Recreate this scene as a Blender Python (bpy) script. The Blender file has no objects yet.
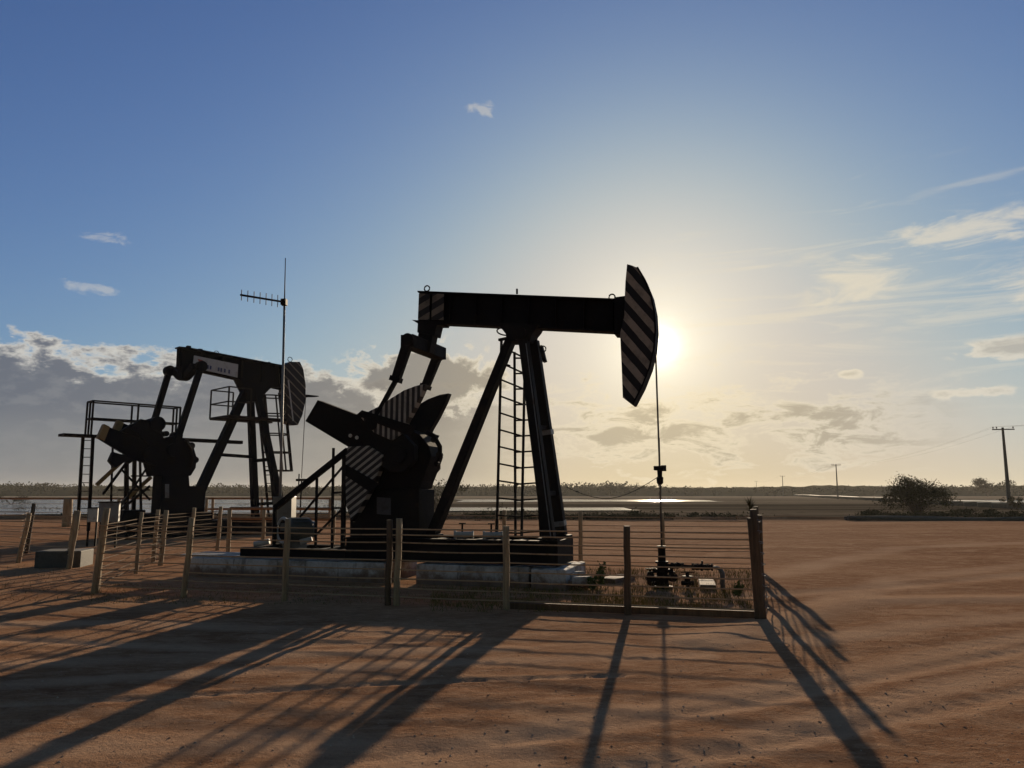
import bpy, bmesh, math, random
import numpy as np
from mathutils import Vector, Matrix
random.seed(7)
rng = np.random.default_rng(11)
sc = bpy.context.scene
col = sc.collection
R = math.radians

# ------------------------------------------------------------------ camera
FPX, EYE = 770.0, 1.6
PITCH = math.atan(108 / FPX)
cam_d = bpy.data.cameras.new('camera')
cam_d.sensor_width = 36.0
cam_d.lens = 36.0 * FPX / 1024
cam_d.clip_start, cam_d.clip_end = 0.1, 20000
cam = bpy.data.objects.new('camera', cam_d)
col.objects.link(cam)
cam.location = (0, 0, EYE)
cam.rotation_euler = (math.pi / 2 + PITCH, 0, 0)
sc.camera = cam

# surveying helpers: turn a direction measured in the photograph into a place on a real plane
_F = Vector((0, math.cos(PITCH), math.sin(PITCH)))
_U = Vector((0, -math.sin(PITCH), math.cos(PITCH)))
_O = Vector((0, 0, EYE))
def ray(px, py):
    return _F + Vector((1, 0, 0)) * ((px - 512) / FPX) + _U * ((384 - py) / FPX)
def gnd(px, py, z=0.0):
    d = ray(px, py)
    return _O + d * ((z - EYE) / d.z)
def at_y(px, py, y):
    d = ray(px, py)
    return _O + d * (y / d.y)
class Frame:
    def __init__(s, o, yaw):
        s.o, s.yaw = o, yaw
        s.X = Vector((math.cos(yaw), math.sin(yaw), 0))
        s.Y = Vector((-math.sin(yaw), math.cos(yaw), 0))
    def __call__(s, px, py, y=0.0, z=None):
        d = ray(px, py)
        c = _O - s.o
        q = c + d * ((y - c.dot(s.Y)) / d.dot(s.Y))
        return Vector((q.dot(s.X), y, q.z if z is None else z))
    def loc(s, w):
        c = Vector(w) - s.o
        return Vector((c.dot(s.X), c.dot(s.Y), c.z))
    def world(s, v):
        return s.o + s.X * v[0] + s.Y * v[1] + Vector((0, 0, v[2]))

# ------------------------------------------------------------------ mesh helpers
class MB:
    def __init__(s):
        s.v, s.f = [], []
    def add(s, vs, fs):
        b = len(s.v)
        s.v += [tuple(v) for v in vs]
        s.f += [tuple(i + b for i in f) for f in fs]
        return s
    def box(s, c, size, rot=None):
        c = Vector(c); hx, hy, hz = [a / 2 for a in size]
        vs = [Vector((x, y, z)) for x in (-hx, hx) for y in (-hy, hy) for z in (-hz, hz)]
        if rot is not None: vs = [rot @ v for v in vs]
        return s.add([c + v for v in vs], [(0, 1, 3, 2), (4, 6, 7, 5), (0, 4, 5, 1), (2, 3, 7, 6), (0, 2, 6, 4), (1, 5, 7, 3)])
    def bar(s, p0, p1, w, h=None, up=(0, 1, 0), w1=None, h1=None):
        """box from p0 to p1; w across, h along `up`; may taper to w1, h1"""
        h = w if h is None else h
        w1 = w if w1 is None else w1; h1 = h if h1 is None else h1
        p0, p1 = Vector(p0), Vector(p1)
        d = (p1 - p0).normalized(); u = Vector(up)
        if abs(d.dot(u)) > .95: u = Vector((1, 0, 0))
        a = d.cross(u).normalized(); b = a.cross(d).normalized()
        vs = []
        for p, ww, hh in ((p0, w, h), (p1, w1, h1)):
            for sa, sb in ((-1, -1), (1, -1), (1, 1), (-1, 1)):
                vs.append(p + a * (sa * ww / 2) + b * (sb * hh / 2))
        return s.add(vs, [(0, 1, 2, 3), (7, 6, 5, 4), (0, 4, 5, 1), (1, 5, 6, 2), (2, 6, 7, 3), (3, 7, 4, 0)])
    def tube(s, pts, r, n=8, r1=None, cap=True):
        pts = [Vector(p) for p in pts]
        r1 = r if r1 is None else r1
        ref = Vector((0, 0, 1)); rings = []
        for i, p in enumerate(pts):
            d = (pts[min(i + 1, len(pts) - 1)] - pts[max(i - 1, 0)]).normalized()
            u = ref if abs(d.dot(ref)) < .95 else Vector((1, 0, 0))
            a = d.cross(u).normalized(); b = a.cross(d)
            rr = r + (r1 - r) * i / max(1, len(pts) - 1)
            rings.append([p + (a * math.cos(2 * math.pi * k / n) + b * math.sin(2 * math.pi * k / n)) * rr for k in range(n)])
        vs = [v for ring in rings for v in ring]
        fs = []
        for i in range(len(pts) - 1):
            for k in range(n):
                fs.append((i * n + k, i * n + (k + 1) % n, (i + 1) * n + (k + 1) % n, (i + 1) * n + k))
        if cap:
            fs.append(tuple(range(n))[::-1]); m = (len(pts) - 1) * n
            fs.append(tuple(m + k for k in range(n)))
        return s.add(vs, fs)
    def ring(s, c, axis, rad, r, n=18, m=6, a0=0, a1=2 * math.pi):
        c, ax = Vector(c), Vector(axis).normalized()
        u = ax.cross(Vector((0, 0, 1)) if abs(ax.z) < .9 else Vector((1, 0, 0))).normalized(); w = ax.cross(u)
        pts = [c + (u * math.cos(a0 + (a1 - a0) * k / n) + w * math.sin(a0 + (a1 - a0) * k / n)) * rad for k in range(n + 1)]
        return s.tube(pts, r, m)
    def disc(s, c, axis, rad, th, n=24, rad1=None):
        c, ax = Vector(c), Vector(axis).normalized()
        return s.tube([c - ax * th / 2, c + ax * th / 2], rad, n, rad1)
    def lathe(s, base, prof, n=20, axis=(0, 0, 1)):
        base, ax = Vector(base), Vector(axis).normalized()
        u = ax.cross(Vector((0, 1, 0)) if abs(ax.y) < .9 else Vector((1, 0, 0))).normalized(); w = ax.cross(u)
        vs, fs = [], []
        for h, r in prof:
            for k in range(n):
                a = 2 * math.pi * k / n
                vs.append(base + ax * h + (u * math.cos(a) + w * math.sin(a)) * r)
        for i in range(len(prof) - 1):
            for k in range(n):
                fs.append((i * n + k, i * n + (k + 1) % n, (i + 1) * n + (k + 1) % n, (i + 1) * n + k))
        fs.append(tuple(range(n))[::-1]); m = (len(prof) - 1) * n
        fs.append(tuple(m + k for k in range(n)))
        return s.add(vs, fs)
    def prism(s, poly, y0, y1):
        """polygon of (x, z) extruded along local y"""
        n = len(poly)
        vs = [(p[0], y0, p[1]) for p in poly] + [(p[0], y1, p[1]) for p in poly]
        fs = [tuple(range(n)), tuple(range(2 * n - 1, n - 1, -1))]
        fs += [(i, (i + 1) % n, n + (i + 1) % n, n + i) for i in range(n)]
        return s.add(vs, fs)
    def build(s, name, m, parent=None, bevel=0.0, smooth=False, loc=None):
        me = bpy.data.meshes.new(name)
        me.from_pydata(s.v, [], s.f)
        bm = bmesh.new(); bm.from_mesh(me)
        bmesh.ops.recalc_face_normals(bm, faces=bm.faces)
        bm.to_mesh(me); bm.free()
        me.materials.append(m)
        if smooth:
            for p in me.polygons: p.use_smooth = len(p.vertices) == 4
        o = bpy.data.objects.new(name, me)
        col.objects.link(o)
        if parent is not None: o.parent = parent
        if loc is not None: o.location = loc
        if bevel:
            b = o.modifiers.new('bevel', 'BEVEL'); b.width = bevel; b.segments = 2
            b.limit_method = 'ANGLE'; b.angle_limit = R(40)
        return o
def xz(pts): return [(p.x, p.z) for p in pts]
def tag(o, label=None, cat=None, group=None, kind=None):
    if label: o['label'] = label
    if cat: o['category'] = cat
    if group: o['group'] = group
    if kind: o['kind'] = kind
    return o
def empty(name, loc, yaw=0, label=None, cat=None, group=None):
    o = bpy.data.objects.new(name, None); col.objects.link(o)
    o.empty_display_size = .2
    o.location = loc; o.rotation_euler = (0, 0, yaw)
    return tag(o, label, cat, group)
def kids(o): return [c for c in bpy.data.objects if c.parent == o]
def copy_tree(o, parent=None):
    c = o.copy(); col.objects.link(c)
    if parent is not None: c.parent = parent
    for ch in kids(o): copy_tree(ch, c)
    return c

# ------------------------------------------------------------------ materials
def new_mat(name):
    m = bpy.data.materials.new(name); m.use_nodes = True
    nt = m.node_tree
    return m, nt, nt.nodes['Principled BSDF']
def mixc(nt, fac, a, b):
    n = nt.nodes.new('ShaderNodeMix'); n.data_type = 'RGBA'
    for k, v in ((0, fac), (6, a), (7, b)):
        if hasattr(v, 'is_output'): nt.links.new(v, n.inputs[k])
        else: n.inputs[k].default_value = v if k == 0 else (*v, 1)
    return n.outputs[2]
def noise(nt, scale, detail=5, rough=.55, vec=None, dist=0):
    n = nt.nodes.new('ShaderNodeTexNoise')
    n.inputs['Scale'].default_value = scale; n.inputs['Detail'].default_value = detail
    n.inputs['Roughness'].default_value = rough; n.inputs['Distortion'].default_value = dist
    if vec is not None: nt.links.new(vec, n.inputs['Vector'])
    return n.outputs['Fac']
def rampf(nt, fac, a, b):
    n = nt.nodes.new('ShaderNodeMapRange'); n.interpolation_type = 'SMOOTHSTEP'
    nt.links.new(fac, n.inputs[0]); n.inputs[1].default_value = a; n.inputs[2].default_value = b
    return n.outputs[0]
def mth(nt, op, a, b=None, c=None):
    n = nt.nodes.new('ShaderNodeMath'); n.operation = op
    for i, v in enumerate((a, b, c)):
        if v is None: continue
        if hasattr(v, 'is_output'): nt.links.new(v, n.inputs[i])
        else: n.inputs[i].default_value = v
    return n.outputs[0]
def objvec(nt, scale=(1, 1, 1)):
    t = nt.nodes.new('ShaderNodeTexCoord'); mp = nt.nodes.new('ShaderNodeMapping')
    mp.inputs['Scale'].default_value = scale
    nt.links.new(t.outputs['Object'], mp.inputs[0]); return mp.outputs[0]
def bump(nt, h, dist, strength=1.0):
    b = nt.nodes.new('ShaderNodeBump'); b.inputs['Distance'].default_value = dist; b.inputs['Strength'].default_value = strength
    nt.links.new(h, b.inputs['Height']); return b.outputs[0]

def weathered(name, base, worn, rough=.55, metal=0.0, scale=3.0, lo=.5, hi=.75, bdist=.002, stretch=(1, 1, 1), spec=.5):
    m, nt, p = new_mat(name)
    v = objvec(nt, stretch)
    f = rampf(nt, noise(nt, scale, 7, .62, v), lo, hi)
    c = mixc(nt, f, base, worn)
    f2 = noise(nt, scale * 9, 4, .6, v)
    c = mixc(nt, mth(nt, 'MULTIPLY', rampf(nt, f2, .45, .7), .35), c, tuple(x * .55 for x in base))
    nt.links.new(c, p.inputs['Base Color'])
    nt.links.new(mth(nt, 'ADD', mth(nt, 'MULTIPLY', f2, .3), rough - .15), p.inputs['Roughness'])
    p.inputs['Metallic'].default_value = metal
    p.inputs['Specular IOR Level'].default_value = spec
    nt.links.new(bump(nt, f2, bdist), p.inputs['Normal'])
    return m
def striped(name, dark, light, nx, nz, period, duty, off=0.0):
    m, nt, p = new_mat(name)
    v = objvec(nt); s = nt.nodes.new('ShaderNodeSeparateXYZ'); nt.links.new(v, s.inputs[0])
    t = mth(nt, 'ADD', mth(nt, 'MULTIPLY', s.outputs[0], nx / period), mth(nt, 'MULTIPLY', s.outputs[2], nz / period))
    w = mth(nt, 'ADD', t, mth(nt, 'MULTIPLY', noise(nt, 6, 3, .5, v), .06))
    fr = mth(nt, 'FRACT', mth(nt, 'ADD', w, off + 50))
    k = mth(nt, 'LESS_THAN', fr, duty)
    grime = noise(nt, 5, 6, .65, v)
    lc = mixc(nt, rampf(nt, grime, .4, .75), light, tuple(x * .45 for x in light))
    nt.links.new(mixc(nt, k, dark, lc), p.inputs['Base Color'])
    p.inputs['Roughness'].default_value = .6
    p.inputs['Specular IOR Level'].default_value = .3
    return m
M = {}
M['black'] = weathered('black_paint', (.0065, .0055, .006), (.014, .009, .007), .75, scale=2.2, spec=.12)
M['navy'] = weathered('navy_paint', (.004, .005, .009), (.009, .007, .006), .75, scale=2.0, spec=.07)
M['steel'] = weathered('grey_steel', (.16, .165, .17), (.1, .07, .05), .5, .3, 4)
M['galv'] = weathered('galvanised_steel', (.42, .42, .41), (.26, .22, .18), .42, .55, 5)
M['palepipe'] = weathered('pale_pipe_paint', (.34, .32, .28), (.2, .17, .14), .7, 0, 1.5, spec=.12)
M['rail'] = weathered('dark_rail_steel', (.012, .009, .008), (.03, .016, .01), .7, scale=5, spec=.15)
M['dull'] = weathered('dull_plate', (.05, .048, .055), (.025, .02, .018), .7, scale=6)
M['oil'] = weathered('oily_iron', (.012, .009, .008), (.03, .018, .012), .75, scale=7, spec=.08)
M['grease'] = weathered('rod_steel', (.05, .035, .025), (.09, .05, .03), .4, .5, 8)
M['white'] = weathered('dirty_white_paint', (.42, .40, .36), (.22, .18, .13), .6, scale=6)
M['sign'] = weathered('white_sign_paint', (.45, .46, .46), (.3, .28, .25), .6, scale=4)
M['red'] = weathered('red_sign_paint', (.3, .05, .03), (.2, .05, .03), .6)
M['blue'] = weathered('blue_sign_paint', (.04, .06, .16), (.06, .06, .1), .6)
M['bluepipe'] = weathered('blue_pipe_paint', (.07, .085, .095), (.06, .045, .035), .55, scale=6)
M['yellow'] = weathered('faded_yellow_paint', (.22, .145, .05), (.10, .06, .03), .65, scale=5)
M['wood'] = weathered('weathered_wood', (.40, .285, .16), (.2, .135, .075), .8, scale=3, stretch=(8, 8, .8), lo=.35, hi=.7, bdist=.005)
M['wood2'] = weathered('dark_wood', (.12, .072, .038), (.06, .035, .018), .85, scale=3, stretch=(8, 8, .8), lo=.35, hi=.7, bdist=.005)
M['wire'] = weathered('rusty_wire', (.44, .30, .18), (.25, .15, .085), .8, 0, 9, spec=.1)
M['darkwire'] = weathered('dark_wire', (.10, .065, .04), (.06, .035, .02), .85, 0, 9, spec=.05)
M['orange'] = weathered('rusty_orange_rail', (.26, .12, .045), (.12, .055, .025), .7, scale=4)
M['motor'] = weathered('motor_green_grey', (.085, .088, .075), (.05, .04, .03), .5, scale=5)
M['bark'] = weathered('bark', (.07, .05, .035), (.035, .025, .018), .9, scale=8, stretch=(3, 3, .6), bdist=.01)
M['postgrey'] = weathered('concrete_pole', (.075, .07, .06), (.04, .036, .03), .8, scale=3)
M['stripe_head'] = striped('striped_head_paint', (.009, .006, .006), (.27, .225, .18), .787, .618, .245, .5)
M['stripe_up'] = striped('upright_stripes', (.013, .011, .011), (.30, .27, .23), 1, 0, .106, .45)
M['stripe_down'] = striped('slanted_stripes', (.013, .011, .011), (.30, .27, .23), -.588, .809, .106, .45)
M['stripe_far'] = striped('thin_stripes', (.014, .015, .02), (.20, .17, .14), .64, .77, .27, .2)
M['stripe_tail'] = striped('tail_chevrons', (.013, .011, .011), (.15, .125, .095), -.45, .89, .235, .5, .35)

# concrete, white limewash flaking
m, nt, p = new_mat('whitewashed_concrete'); M['concrete'] = m
v = objvec(nt)
n1 = noise(nt, 2.0, 8, .65, v); n2 = noise(nt, 22, 6, .6, v)
c = mixc(nt, rampf(nt, n1, .45, .62), (.50, .48, .46), (.24, .2, .16))
c = mixc(nt, mth(nt, 'MULTIPLY', rampf(nt, n2, .4, .7), .5), c, (.3, .27, .23))
sz_ = nt.nodes.new('ShaderNodeSeparateXYZ'); nt.links.new(objvec(nt), sz_.inputs[0])
mudline = rampf(nt, mth(nt, 'ADD', sz_.outputs[2], mth(nt, 'MULTIPLY', noise(nt, 4, 6, .7, v), -.36)), .06, -.10)
c = mixc(nt, mth(nt, 'MULTIPLY', mudline, .85), c, (.13, .07, .04))
drip = noise(nt, 3, 5, .6, objvec(nt, (3, 3, .35)))
c = mixc(nt, mth(nt, 'MULTIPLY', rampf(nt, drip, .55, .68), .6), c, (.07, .055, .045))
nt.links.new(c, p.inputs['Base Color']); p.inputs['Roughness'].default_value = .9
nt.links.new(bump(nt, n2, .01), p.inputs['Normal'])

# ------------------------------------------------------------------ value noise for terrain
def vnoise(x, y, seed=0):
    xi, yi = np.floor(x).astype(np.int64), np.floor(y).astype(np.int64)
    xf, yf = x - xi, y - yi
    def h(a, b):
        n = (a * 374761393 + b * 668265263 + seed * 1442695041) & 0xffffffff
        n = ((n ^ (n >> 13)) * 1274126177) & 0xffffffff
        return ((n ^ (n >> 16)) & 0xffff) / 65535.0
    u, v = xf * xf * (3 - 2 * xf), yf * yf * (3 - 2 * yf)
    return (h(xi, yi) * (1 - u) + h(xi + 1, yi) * u) * (1 - v) + (h(xi, yi + 1) * (1 - u) + h(xi + 1, yi + 1) * u) * v
def fbm(x, y, o=4, seed=0):
    s, a, t = 0, 1, 0
    for i in range(o):
        s = s + a * (vnoise(x * 2 ** i, y * 2 ** i, seed + i) - .5); t += a; a *= .5
    return s / t

def seg_dist(x, y, pts):
    d = np.full(x.shape, 1e9)
    for (ax, ay), (bx, by) in zip(pts[:-1], pts[1:]):
        dx, dy = bx - ax, by - ay
        t = np.clip(((x - ax) * dx + (y - ay) * dy) / (dx * dx + dy * dy), 0, 1)
        d = np.minimum(d, np.hypot(x - ax - t * dx, y - ay - t * dy))
    return d
def g2(px, py):
    q = gnd(px, py); return (q.x, q.y)
RUTS = [
    ([g2(-120, 712), g2(150, 700), g2(380, 684), g2(620, 676)], .05, -.016),
    ([g2(300, 768), g2(520, 742), g2(740, 706), g2(900, 672), g2(1080, 640)], .10, -.010),
    ([g2(420, 800), g2(620, 772), g2(820, 735), g2(1080, 680)], .10, -.010),
    ([g2(700, 640), g2(860, 600), g2(1080, 598)], .3, .022),
    ([g2(740, 596), g2(880, 588), g2(1080, 570)], .22, -.014),
    ([g2(-60, 636), g2(200, 648), g2(420, 640)], .12, -.010),
    ([g2(-60, 668), g2(260, 655), g2(520, 648)], .15, .008),
]
TRACKS = [
    ([g2(380, 768), g2(560, 728), g2(760, 690), g2(1080, 625)], .14, 0),
    ([g2(560, 790), g2(760, 740), g2(930, 690), g2(1080, 655)], .14, 0),
    ([g2(-60, 752), g2(250, 742), g2(520, 760)], .16, 0),
    ([g2(-60, 690), g2(160, 676), g2(420, 664), g2(700, 655)], .12, 0),
    ([g2(780, 620), g2(900, 578), g2(1080, 560)], .25, 0), ([g2(770, 575), g2(900, 548), g2(1080, 540)], .3, 0),
    ([g2(800, 640), g2(920, 625), g2(1080, 612)], .2, 0), ([g2(-60, 625), g2(120, 622), g2(420, 634)], .16, 0)]
EDGE = 46.0
def terrain(x, y):
    near = np.exp(-np.maximum(0, y - 40) / 60)
    h = .05 * fbm(x * .12, y * .2, 4, 3) + .006 * fbm(x * .55, y * .9, 3, 9)
    h = h + .004 * fbm(x * 2.2, y * 3.0, 3, 21) * near
    h = h + 0.018 * np.abs(fbm(x * 6, y * 6, 2, 31)) * (.4 + 1.2 * vnoise(x * .6, y * .9, 44)) * (y < 22)
    fy = y - .0 - (3.2 - x) * .26 - 10.0           # across the front fence
    flat = np.clip((fy + .6) / .8, 0, 1) * np.clip((26 - y) / 4, 0, 1)
    h = h * (1 - .75 * flat)
    for pts, w, dep in RUTS:
        d = seg_dist(x, y, pts)
        wob = 1 + .5 * fbm(x * 1.3, y * 1.3, 2, 5)
        h = h + dep * np.exp(-(d / (w * wob)) ** 2) - .35 * dep * np.exp(-((d - 2.1 * w) / w) ** 2)
    for pts, w, dep in RUTS[:3] + TRACKS[:4]:
        d = seg_dist(x, y, pts); lug = np.sin(2 * np.pi * (x * .92 + d * .8) / .19)
        h = h + .007 * lug * np.exp(-(d / (w * 1.1)) ** 4) * np.clip(.5 + 1.6 * fbm(x * .8, y * .8, 2, 71), 0, 1) * (y < 11)
        for off in (1.6,):                                       # the other wheel of the same axle
            d2 = np.abs(d - off); h = h - .004 * np.exp(-(d2 / .11) ** 2) * (y < 11)
    edge = EDGE + 3 * fbm(x * .05, x * 0 + 3.3, 3, 8)
    drop = np.clip((y - edge) / 2.5, 0, 1)
    h = h + .30 * np.exp(-((y - edge - .2) / .8) ** 2) * (.7 + .9 * fbm(x * .4, y * .4, 3, 14))
    return h * (1 - drop * .6) - .42 * drop * drop * (3 - 2 * drop)
def ticks(segs):
    out = []
    for a, b, st in segs:
        out += list(np.arange(a, b, st))
    return np.array(out + [segs[-1][1]])
xs = ticks([(-1400, -400, 100), (-400, -60, 20), (-60, -16, 1.2), (-16, -9, .2), (-9, 9, .06), (9, 16, .2), (16, 60, 1.2), (60, 400, 20), (400, 1400, 100)])
ys = ticks([(-300, -20, 40), (-20, 2.5, 1.5), (2.5, 10.5, .055), (10.5, 24, .16), (24, 60, .4), (60, 400, 12), (400, 1500, 100)])
gx, gy = np.meshgrid(xs, ys)
gz = terrain(gx, gy)
nx_, ny_ = len(xs), len(ys)
me = bpy.data.meshes.new('ground')
co = np.stack([gx, gy, gz], -1).reshape(-1, 3).astype(np.float32)
ii = np.arange(ny_ - 1)[:, None] * nx_ + np.arange(nx_ - 1)[None, :]
quads = np.stack([ii, ii + 1, ii + nx_ + 1, ii + nx_], -1).reshape(-1, 4).astype(np.int32)
me.vertices.add(len(co)); me.vertices.foreach_set('co', co.ravel())
me.loops.add(quads.size); me.loops.foreach_set('vertex_index', quads.ravel())
me.polygons.add(len(quads)); me.polygons.foreach_set('loop_start', np.arange(0, quads.size, 4, dtype=np.int32))
me.polygons.foreach_set('use_smooth', np.ones(len(quads), dtype=bool))
me.update(); me.validate()
ground = bpy.data.objects.new('ground', me); col.objects.link(ground)
tag(ground, kind='structure')

m, nt, p = new_mat('red_dirt_and_salt_flat')
v = objvec(nt); s = nt.nodes.new('ShaderNodeSeparateXYZ'); nt.links.new(v, s.inputs[0])
big = noise(nt, .22, 5, .6, objvec(nt, (.6, 1.6, 1)), .6)
mid = noise(nt, 1.1, 7, .65, objvec(nt, (.75, 1.25, 1)), 1.0)
fine = noise(nt, 26, 7, .7, v); grit = noise(nt, 140, 3, .6, v)
c = mixc(nt, rampf(nt, big, .35, .65), (.31, .152, .079), (.42, .226, .123))
c = mixc(nt, mth(nt, 'MULTIPLY', rampf(nt, mid, .48, .68), .7), c, (.55, .335, .20))
c = mixc(nt, mth(nt, 'MULTIPLY', rampf(nt, mid, .45, .3), .55), c, (.21, .10, .058))
c = mixc(nt, mth(nt, 'MULTIPLY', rampf(nt, fine, .5, .72), .45), c, (.14, .07, .042))
streak = noise(nt, 6.0, 9, .8, objvec(nt, (.65, 1.5, 1)), .6)
c = mixc(nt, mth(nt, 'MULTIPLY', rampf(nt, streak, .47, .62), .6), c, (.56, .345, .21))
c = mixc(nt, mth(nt, 'MULTIPLY', rampf(nt, streak, .46, .34), .5), c, (.19, .09, .052))
fleck = noise(nt, 55, 2, .5, v)
c = mixc(nt, mth(nt, 'MULTIPLY', rampf(nt, fleck, .70, .76), .7), c, (.5, .38, .27))
c = mixc(nt, mth(nt, 'MULTIPLY', rampf(nt, fleck, .32, .26), .7), c, (.05, .025, .014))
ta = nt.nodes.new('ShaderNodeAttribute'); ta.attribute_name = 'track'
c = mixc(nt, mth(nt, 'MULTIPLY', ta.outputs['Fac'], mth(nt, 'ADD', .35, mth(nt, 'MULTIPLY', streak, .8))), c, (.58, .37, .235))
c = mixc(nt, mth(nt, 'MULTIPLY', rampf(nt, grit, .6, .74), .5), c, (.36, .22, .13))
# beyond the pad: grey-brown mud flats in long bands with pale salt crust
band = noise(nt, 1.0, 6, .6, objvec(nt, (.006, .045, 1)), .4)
mud = mixc(nt, rampf(nt, band, .42, .6), (.085, .065, .044), (.26, .20, .135))
mud = mixc(nt, rampf(nt, noise(nt, .5, 6, .7, v), .55, .7), mud, (.035, .031, .018))
far = rampf(nt, mth(nt, 'ADD', s.outputs[1], mth(nt, 'MULTIPLY', noise(nt, .12, 3, .5, v), 6)), EDGE - 1, EDGE + 6)
mud = mixc(nt, mth(nt, 'MULTIPLY', rampf(nt, s.outputs[1], 190, 300), .75), mud, (.40, .31, .21))      # pale beach before the wood
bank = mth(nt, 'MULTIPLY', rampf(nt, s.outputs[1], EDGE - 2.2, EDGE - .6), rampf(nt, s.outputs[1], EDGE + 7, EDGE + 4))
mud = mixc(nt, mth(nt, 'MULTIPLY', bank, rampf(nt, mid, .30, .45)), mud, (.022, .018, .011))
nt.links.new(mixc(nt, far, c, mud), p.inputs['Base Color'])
p.inputs['Roughness'].default_value = 1.0
p.inputs['Specular IOR Level'].default_value = .02
hgt = mth(nt, 'ADD', mth(nt, 'MULTIPLY', mid, .45), mth(nt, 'ADD', mth(nt, 'MULTIPLY', fine, .62), mth(nt, 'MULTIPLY', grit, .16)))
nt.links.new(bump(nt, mth(nt, 'MULTIPLY', hgt, mth(nt, 'SUBTRACT', 1.0, mth(nt, 'MULTIPLY', far, .9))), .05, .9), p.inputs['Normal'])
df = nt.nodes.new('ShaderNodeBsdfDiffuse'); df.inputs['Roughness'].default_value = .3      # dry dust has no sheen
for src, dst in (('Base Color', 'Color'), ('Normal', 'Normal')): nt.links.new(p.inputs[src].links[0].from_socket, df.inputs[dst])
mx = nt.nodes.new('ShaderNodeMixShader'); nt.links.new(mth(nt, 'MULTIPLY', mth(nt, 'SUBTRACT', 1.0, far), .20), mx.inputs[0])      # a little rough sheen from compacted grains
nt.links.new(df.outputs[0], mx.inputs[1]); nt.links.new(p.outputs[0], mx.inputs[2])
nt.links.new(mx.outputs[0], nt.nodes['Material Output'].inputs['Surface'])
me.materials.append(m)
tr = np.zeros(gx.shape)
for pts, w, dep in RUTS + TRACKS:
    d = seg_dist(gx, gy, pts) + .12 * fbm(gx * 1.1, gy * 1.1, 3, 61)
    tr = np.maximum(tr, np.exp(-(d / (w * 1.5)) ** 4) * np.clip(.75 + 1.2 * fbm(gx * .9, gy * .9, 3, 62), 0, 1))
at_ = me.attributes.new('track', 'FLOAT', 'POINT'); at_.data.foreach_set('value', tr.astype(np.float32).ravel())

# water sheets lying in the low pans
m, nt, p = new_mat('pond_water'); M['water'] = m
v = objvec(nt, (.5, 1.6, 1))
p.inputs['Base Color'].default_value = (.035, .045, .05, 1)
p.inputs['Roughness'].default_value = .08
p.inputs['IOR'].default_value = 1.333
nt.links.new(bump(nt, noise(nt, .9, 5, .6, v), .10, .7), p.inputs['Normal'])
def pond(pts, z=-.30):
    """irregular shore through the given ground points"""
    n = len(pts); vs = []
    for i in range(n):
        a, b = Vector(pts[i]), Vector(pts[(i + 1) % n])
        for k in range(12):
            q = a.lerp(b, k / 12); e = (b - a).length
            j = (vnoise(np.array([q.x * .13]), np.array([q.y * .05 + i]), 77)[0] - .5)
            nrm = Vector((-(b - a).y, (b - a).x)) / e
            q = q + nrm * j * min(e * .12, 5) * (1 if 0 < k < 12 else 0)
            vs.append((q.x, q.y, z))
    mb = MB(); mb.add(vs, [tuple(range(len(vs)))])
    return tag(mb.build('water', M['water']), kind='structure')
def gz2(px, py, z=-.30): q = gnd(px, py, z); return (q.x, q.y)
pond([gz2(-160, 516), gz2(70, 514), gz2(330, 513), gz2(420, 507), gz2(330, 499.5), gz2(-160, 499.5)])
pond([gz2(440, 511), gz2(640, 510), gz2(620, 507.5), gz2(450, 507.5)], -.3)
pond([gz2(455, 502), gz2(600, 501.5), gz2(725, 501.6), gz2(700, 500), gz2(560, 499.4), gz2(455, 499.4)], -.3)
pond([gz2(905, 502.5), gz2(1100, 503.5), gz2(1100, 500), gz2(920, 500)], -.3)

# ------------------------------------------------------------------ main pumping unit
YAW = R(-17)
W = gnd(661, 588)
A = Frame(W, YAW)
pj = empty('pump_jack', W, YAW, 'large black pump jack with a broadly striped head against the sun glow', 'pump jack', 'pump jacks on the dirt lot')

def i_beam(mb, top, bot, hw, ft):
    """I section: top and bottom edge lists of points in the local xz plane"""
    mb.prism(xz(top) + xz(bot[::-1]), -.014, .014)
    t2 = [Vector((q.x, 0, q.z - ft)) for q in top]; b2 = [Vector((q.x, 0, q.z + ft)) for q in bot]
    mb.prism(xz(top) + xz(t2[::-1]), -hw, hw)
    mb.prism(xz(b2) + xz(bot[::-1]), -hw, hw)
T0, T1, B0, B1 = A(418, 291, -.1), A(622, 299, -.1), A(416, 322.5, -.1), A(622, 332.5, -.1)
mb = MB(); i_beam(mb, [T0, T1], [B0, B1], .13, .03)
for k in range(8):                                                   # web stiffeners
    f = .04 + k * .131
    t, b = T0.lerp(T1, f), B0.lerp(B1, f)
    for sy in (-1, 1): mb.bar((b.x, sy * .066, b.z + .03), (t.x, sy * .066, t.z - .03), .014, .1)
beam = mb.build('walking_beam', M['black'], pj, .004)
def eye(px, py, fr, parent, y=0, rad=.055, mt='black'):
    q = fr(px, py, y); mb = MB(); mb.ring(q, (0, 1, 0), rad, .014, 16, 6)
    mb.bar(q + Vector((0, 0, -rad * 1.7)), q + Vector((0, 0, -rad * .8)), .05, .03)
    return mb.build('lifting_eye', M[mt], parent)
eye(427, 288.5, A, beam); eye(612, 297.2, A, beam)
q = A(517, 294); MB().bar(q, q + Vector((0, 0, .1)), .03).build('grease_fitting', M['black'], beam)
for x0, x1 in ((419, 430), (432.5, 444)):
    a, b, c_, d = A(x0, 293.5, -.13), A(x1, 294, -.13), A(x1 - .5, 320, -.13), A(x0 - 1, 319.5, -.13)
    mb = MB(); mb.prism(xz([a, b, c_, d]), -.137, -.117); mb.build('striped_plate', M['stripe_tail'], beam)
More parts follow.
